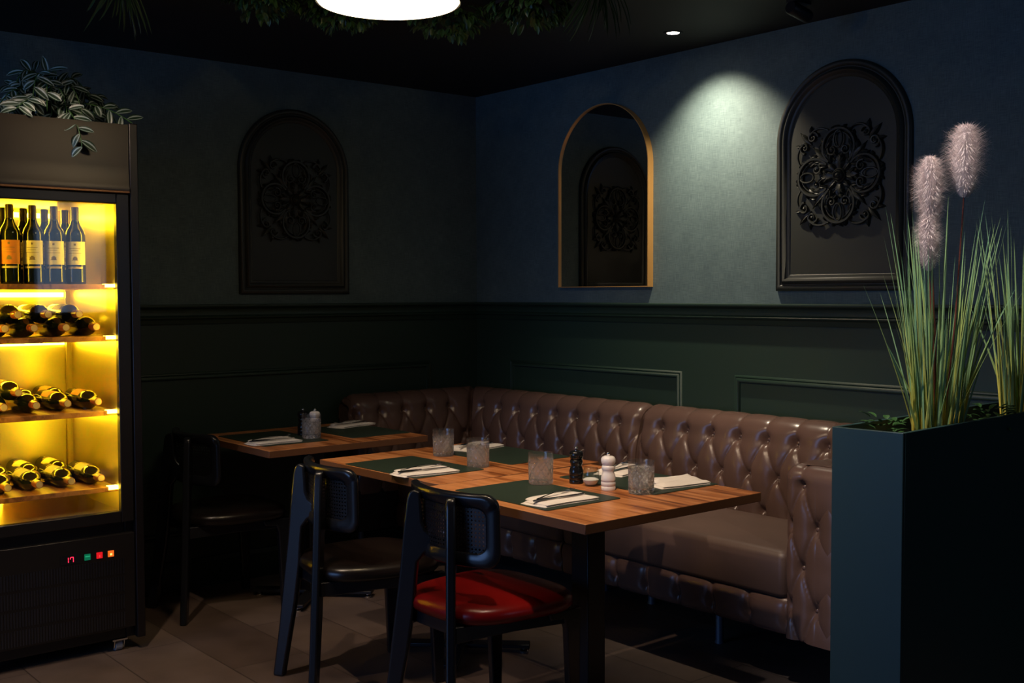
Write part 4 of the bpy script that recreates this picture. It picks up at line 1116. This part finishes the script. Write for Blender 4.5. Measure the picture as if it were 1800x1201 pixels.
# ------------------------------------------------------------------ planter with grasses
PZ = 1.05
def planter():
    ang_ = math.radians(3.0)
    o = thing('planter_box', 'tall dark green planter box dividing the room at the right edge', 'planter', (3.434, -1.410, 0), ang_)
    w_, l_ = 0.200, 1.36; b = MB(); h = w_/2; e = 0.012
    b.box(-h, h, 0, e, 0, PZ).box(-h, h, l_-e, l_, 0, PZ).box(-h, -h+e, e, l_-e, 0, PZ).box(h-e, h, e, l_-e, 0, PZ)
    b.build('box', M_planter, o, bevel=0.0015)
    MB().box(-h+e, h-e, e, l_-e, 0.9, 1.0).build('soil', M_soil, o)
    return o
planter()
def grass(loc, label, seed, nb, plumes):
    rnd = random.Random(seed); t = thing('plume_grass', label, 'ornamental grass', loc)
    b = MB()
    for k in range(nb):
        a = rnd.uniform(0, 2*PI); r0 = 0.066*math.sqrt(rnd.random()); lean = abs(rnd.gauss(0, 1))
        a2 = a+rnd.uniform(-0.6, 0.6)
        ln = rnd.uniform(0.34, 0.66) if lean < 1.4 else rnd.uniform(0.28, 0.5)
        sp = ln*(0.03+0.215*lean*rnd.uniform(0.5, 1.0)); sp = min(sp, ln*0.42)
        p0 = Vector((r0*math.cos(a)*0.8, r0*math.sin(a)*1.5, 0)); tip = p0+Vector((sp*math.cos(a2), sp*math.sin(a2), math.sqrt(ln*ln-sp*sp)))
        mid = (p0+tip)/2+Vector((-0.12*sp*math.cos(a2), -0.12*sp*math.sin(a2), 0.0)); wd = rnd.uniform(0.006, 0.011)
        f = rnd.uniform(0, 2*PI); sdv = Vector((math.cos(f), math.sin(f), 0)); vs = []; uv = []; col = rnd.random()
        n = 8
        for j in range(n+1):
            u = j/n; q = (1-u)**2*p0+2*(1-u)*u*mid+u*u*tip; w2 = wd*(1-u)**0.6/2*(1 if u < 0.99 else 0.15)
            c = min(1, max(0, 0.10+0.45*col+(0.55*(1-u*1.7) if col > 0.45 else 0)))
            vs += [q-sdv*w2, q+sdv*w2, q+sdv.cross(Vector((0, 0, 1)))*w2*0.5]; uv += [(c, u)]*3
        fs = []
        for j in range(n):
            for i in range(3): fs.append((j*3+i, j*3+(i+1) % 3, (j+1)*3+(i+1) % 3, (j+1)*3+i))
        b.add(vs, fs, uv)
    b.build('blades', M_blade, t, smooth=True, fix=False)
    for (tx, ty, z0, z1, rad) in plumes:
        top = Vector((tx, ty, z1)); bot = Vector((tx*0.93, ty*0.93, z0)); base = Vector((tx*0.2, ty*0.2, 0))
        MB().tube([base, (base+bot)/2+Vector((0.004, 0.004, 0)), bot, bot+(top-bot)*0.8], [0.003, 0.0025, 0.002, 0.001], 6).build('stem', M_stem, t, smooth=True)
        h = MB(); ax = (top-bot); L_ = ax.length; ax.normalize(); s1 = ax.orthogonal().normalized(); s2 = ax.cross(s1)
        for k in range(4200):
            u = rnd.random(); a = rnd.uniform(0, 2*PI); o_ = (s1*math.cos(a)+s2*math.sin(a)); env = (math.sin(PI*min(1, 0.12+u*0.86))**0.55)
            ll = rad*env*rnd.uniform(0.6, 1.15); p = bot+ax*L_*u*0.93
            p = p+o_*rad*env*0.30*rnd.random(); ll *= 0.80; q1 = p+o_*ll*0.42+ax*ll*0.60; q2 = p+o_*ll*1.05+ax*ll*rnd.uniform(0.35, 1.15)+Vector((0, 0, -ll*rnd.uniform(0.0, 0.30)))
            wv = ax.cross(o_).normalized()*0.00060
            h.add([p-wv, p+wv, q1+wv*0.9, q1-wv*0.9, q2], [(0, 1, 2, 3), (3, 2, 4)])
        h.build('plume', M_plume, t, fix=False)
    return t
# (tx, ty, z0, z1, radius) offsets from the clump base
grass((3.447, -1.085, 1.0), 'pampas grass with three pale pink plumes in the planter, nearer clump', 21, 125,
      [(-0.030, -0.005, 0.58, 0.78, 0.062), (0.035, 0.065, 0.66, 0.865, 0.070), (-0.03, -0.01, 0.46, 0.62, 0.052)])
grass((3.430, -0.570, 1.0), 'pampas grass clump cut by the right picture edge, farther along the planter', 22, 105,
      [(0.045, 0.03, 0.56, 0.78, 0.058)])
def ivy(loc, label, seed, n=46, r=0.055):
    rnd = random.Random(seed); b = MB()
    for k in range(n):
        a = rnd.uniform(0, 2*PI); q = r*math.sqrt(rnd.random()); p = (q*math.cos(a), q*math.sin(a)*1.3, 0.005+rnd.random()*0.065)
        leaf(b, p, (math.cos(a), math.sin(a), rnd.uniform(-0.2, 0.9)), (0, 0, 1), rnd.uniform(0.02, 0.038), rnd.uniform(0.012, 0.02), 0.4, 4)
    st = [(0, 0, 0)]
    o = b.build('low_leafy_plant', M_leaf, smooth=True, fix=False); tag(o, label, 'plant', None, loc)
ivy((3.388, -1.245, 1.0), 'low leafy plant in the planter front corner, left of the nearer grass', 31, 40, 0.042)
ivy((3.440, -0.80, 1.0), 'low leafy plant in the planter between the two grass clumps', 32, 60, 0.06)

# ------------------------------------------------------------------ lamps
def pendant():
    x, y, z = LAMP
    t = thing('pendant_lamp', 'large round lamp glowing warm white at the top edge', 'lamp', (x, y, z))
    R0 = 0.217
    prof = [(R0, 0.0), (R0+0.004, 0.002), (R0+0.003, 0.012), (R0-0.02, 0.05), (R0-0.07, 0.10), (R0-0.13, 0.135), (0.03, 0.15), (0.02, 0.16), (0.0, 0.16)]
    inner = [(R0-0.004, 0.0), (R0, 0.0)]
    MB().lathe([(R0-0.003, 0.004)]+prof, 72).build('shade', mat('dark_bronze_shade', (0.02, 0.015, 0.012), 0.4), t, smooth=True, angle=60)
    MB().lathe([(0.0, -0.006), (0.12, -0.005), (R0-0.006, 0.0), (R0-0.003, 0.004), (0.0, 0.005)], 72).build('diffuser', M_diff, t, smooth=True, angle=60)
    MB().tube([(0, 0, 0.155), (0, 0, CEIL-z-0.012)], 0.004, 8).build('cord', M_black, t)
    MB().lathe([(0.045, CEIL-z-0.014), (0.05, CEIL-z-0.008), (0.05, CEIL-z)], 28).build('ceiling_rose', M_black, t, smooth=True)
pendant()
def downlight(x, y, label):
    t = thing('recessed_spotlight', label, 'ceiling light', (x, y, CEIL))
    MB().lathe([(0.026, -0.001), (0.030, -0.005), (0.040, -0.004), (0.042, 0.0)], 32).build('trim_ring', M_black, t, smooth=True)
    MB().lathe([(0.0, -0.0030), (0.026, -0.0028), (0.026, -0.0005), (0.0, -0.0005)], 28).build('lens', M_spotled, t)
    return t
downlight(SPOT[0], SPOT[1], 'small lit recessed ceiling spot above the gold mirror and carved panel')
for i, (x, y, e, a, aim) in enumerate(DOWN):
    downlight(x, y, ['recessed ceiling spot above the nearest table', 'recessed ceiling spot above the middle table', 'recessed ceiling spot above the small table', 'added unseen ceiling spot brightening the planter grasses', 'recessed ceiling spot above the open floor by the chairs'][i])
def trackhead():
    t = thing('ceiling_projector', 'black cylinder spot head, unlit, on the ceiling at the top edge', 'ceiling light', (2.43, -0.33, CEIL))
    MB().box(-0.02, 0.02, -0.05, 0.05, -0.012, 0).build('mount', M_black, t)
    M = Matrix.Translation((0, 0.0, -0.042)) @ Matrix.Rotation(math.radians(80), 4, 'X')
    MB().lathe([(0.0, -0.06), (0.024, -0.06), (0.026, -0.05), (0.026, 0.05), (0.022, 0.055), (0.0, 0.055)], 28, M=M).build('head', M_black, t, smooth=True, angle=40)
trackhead()
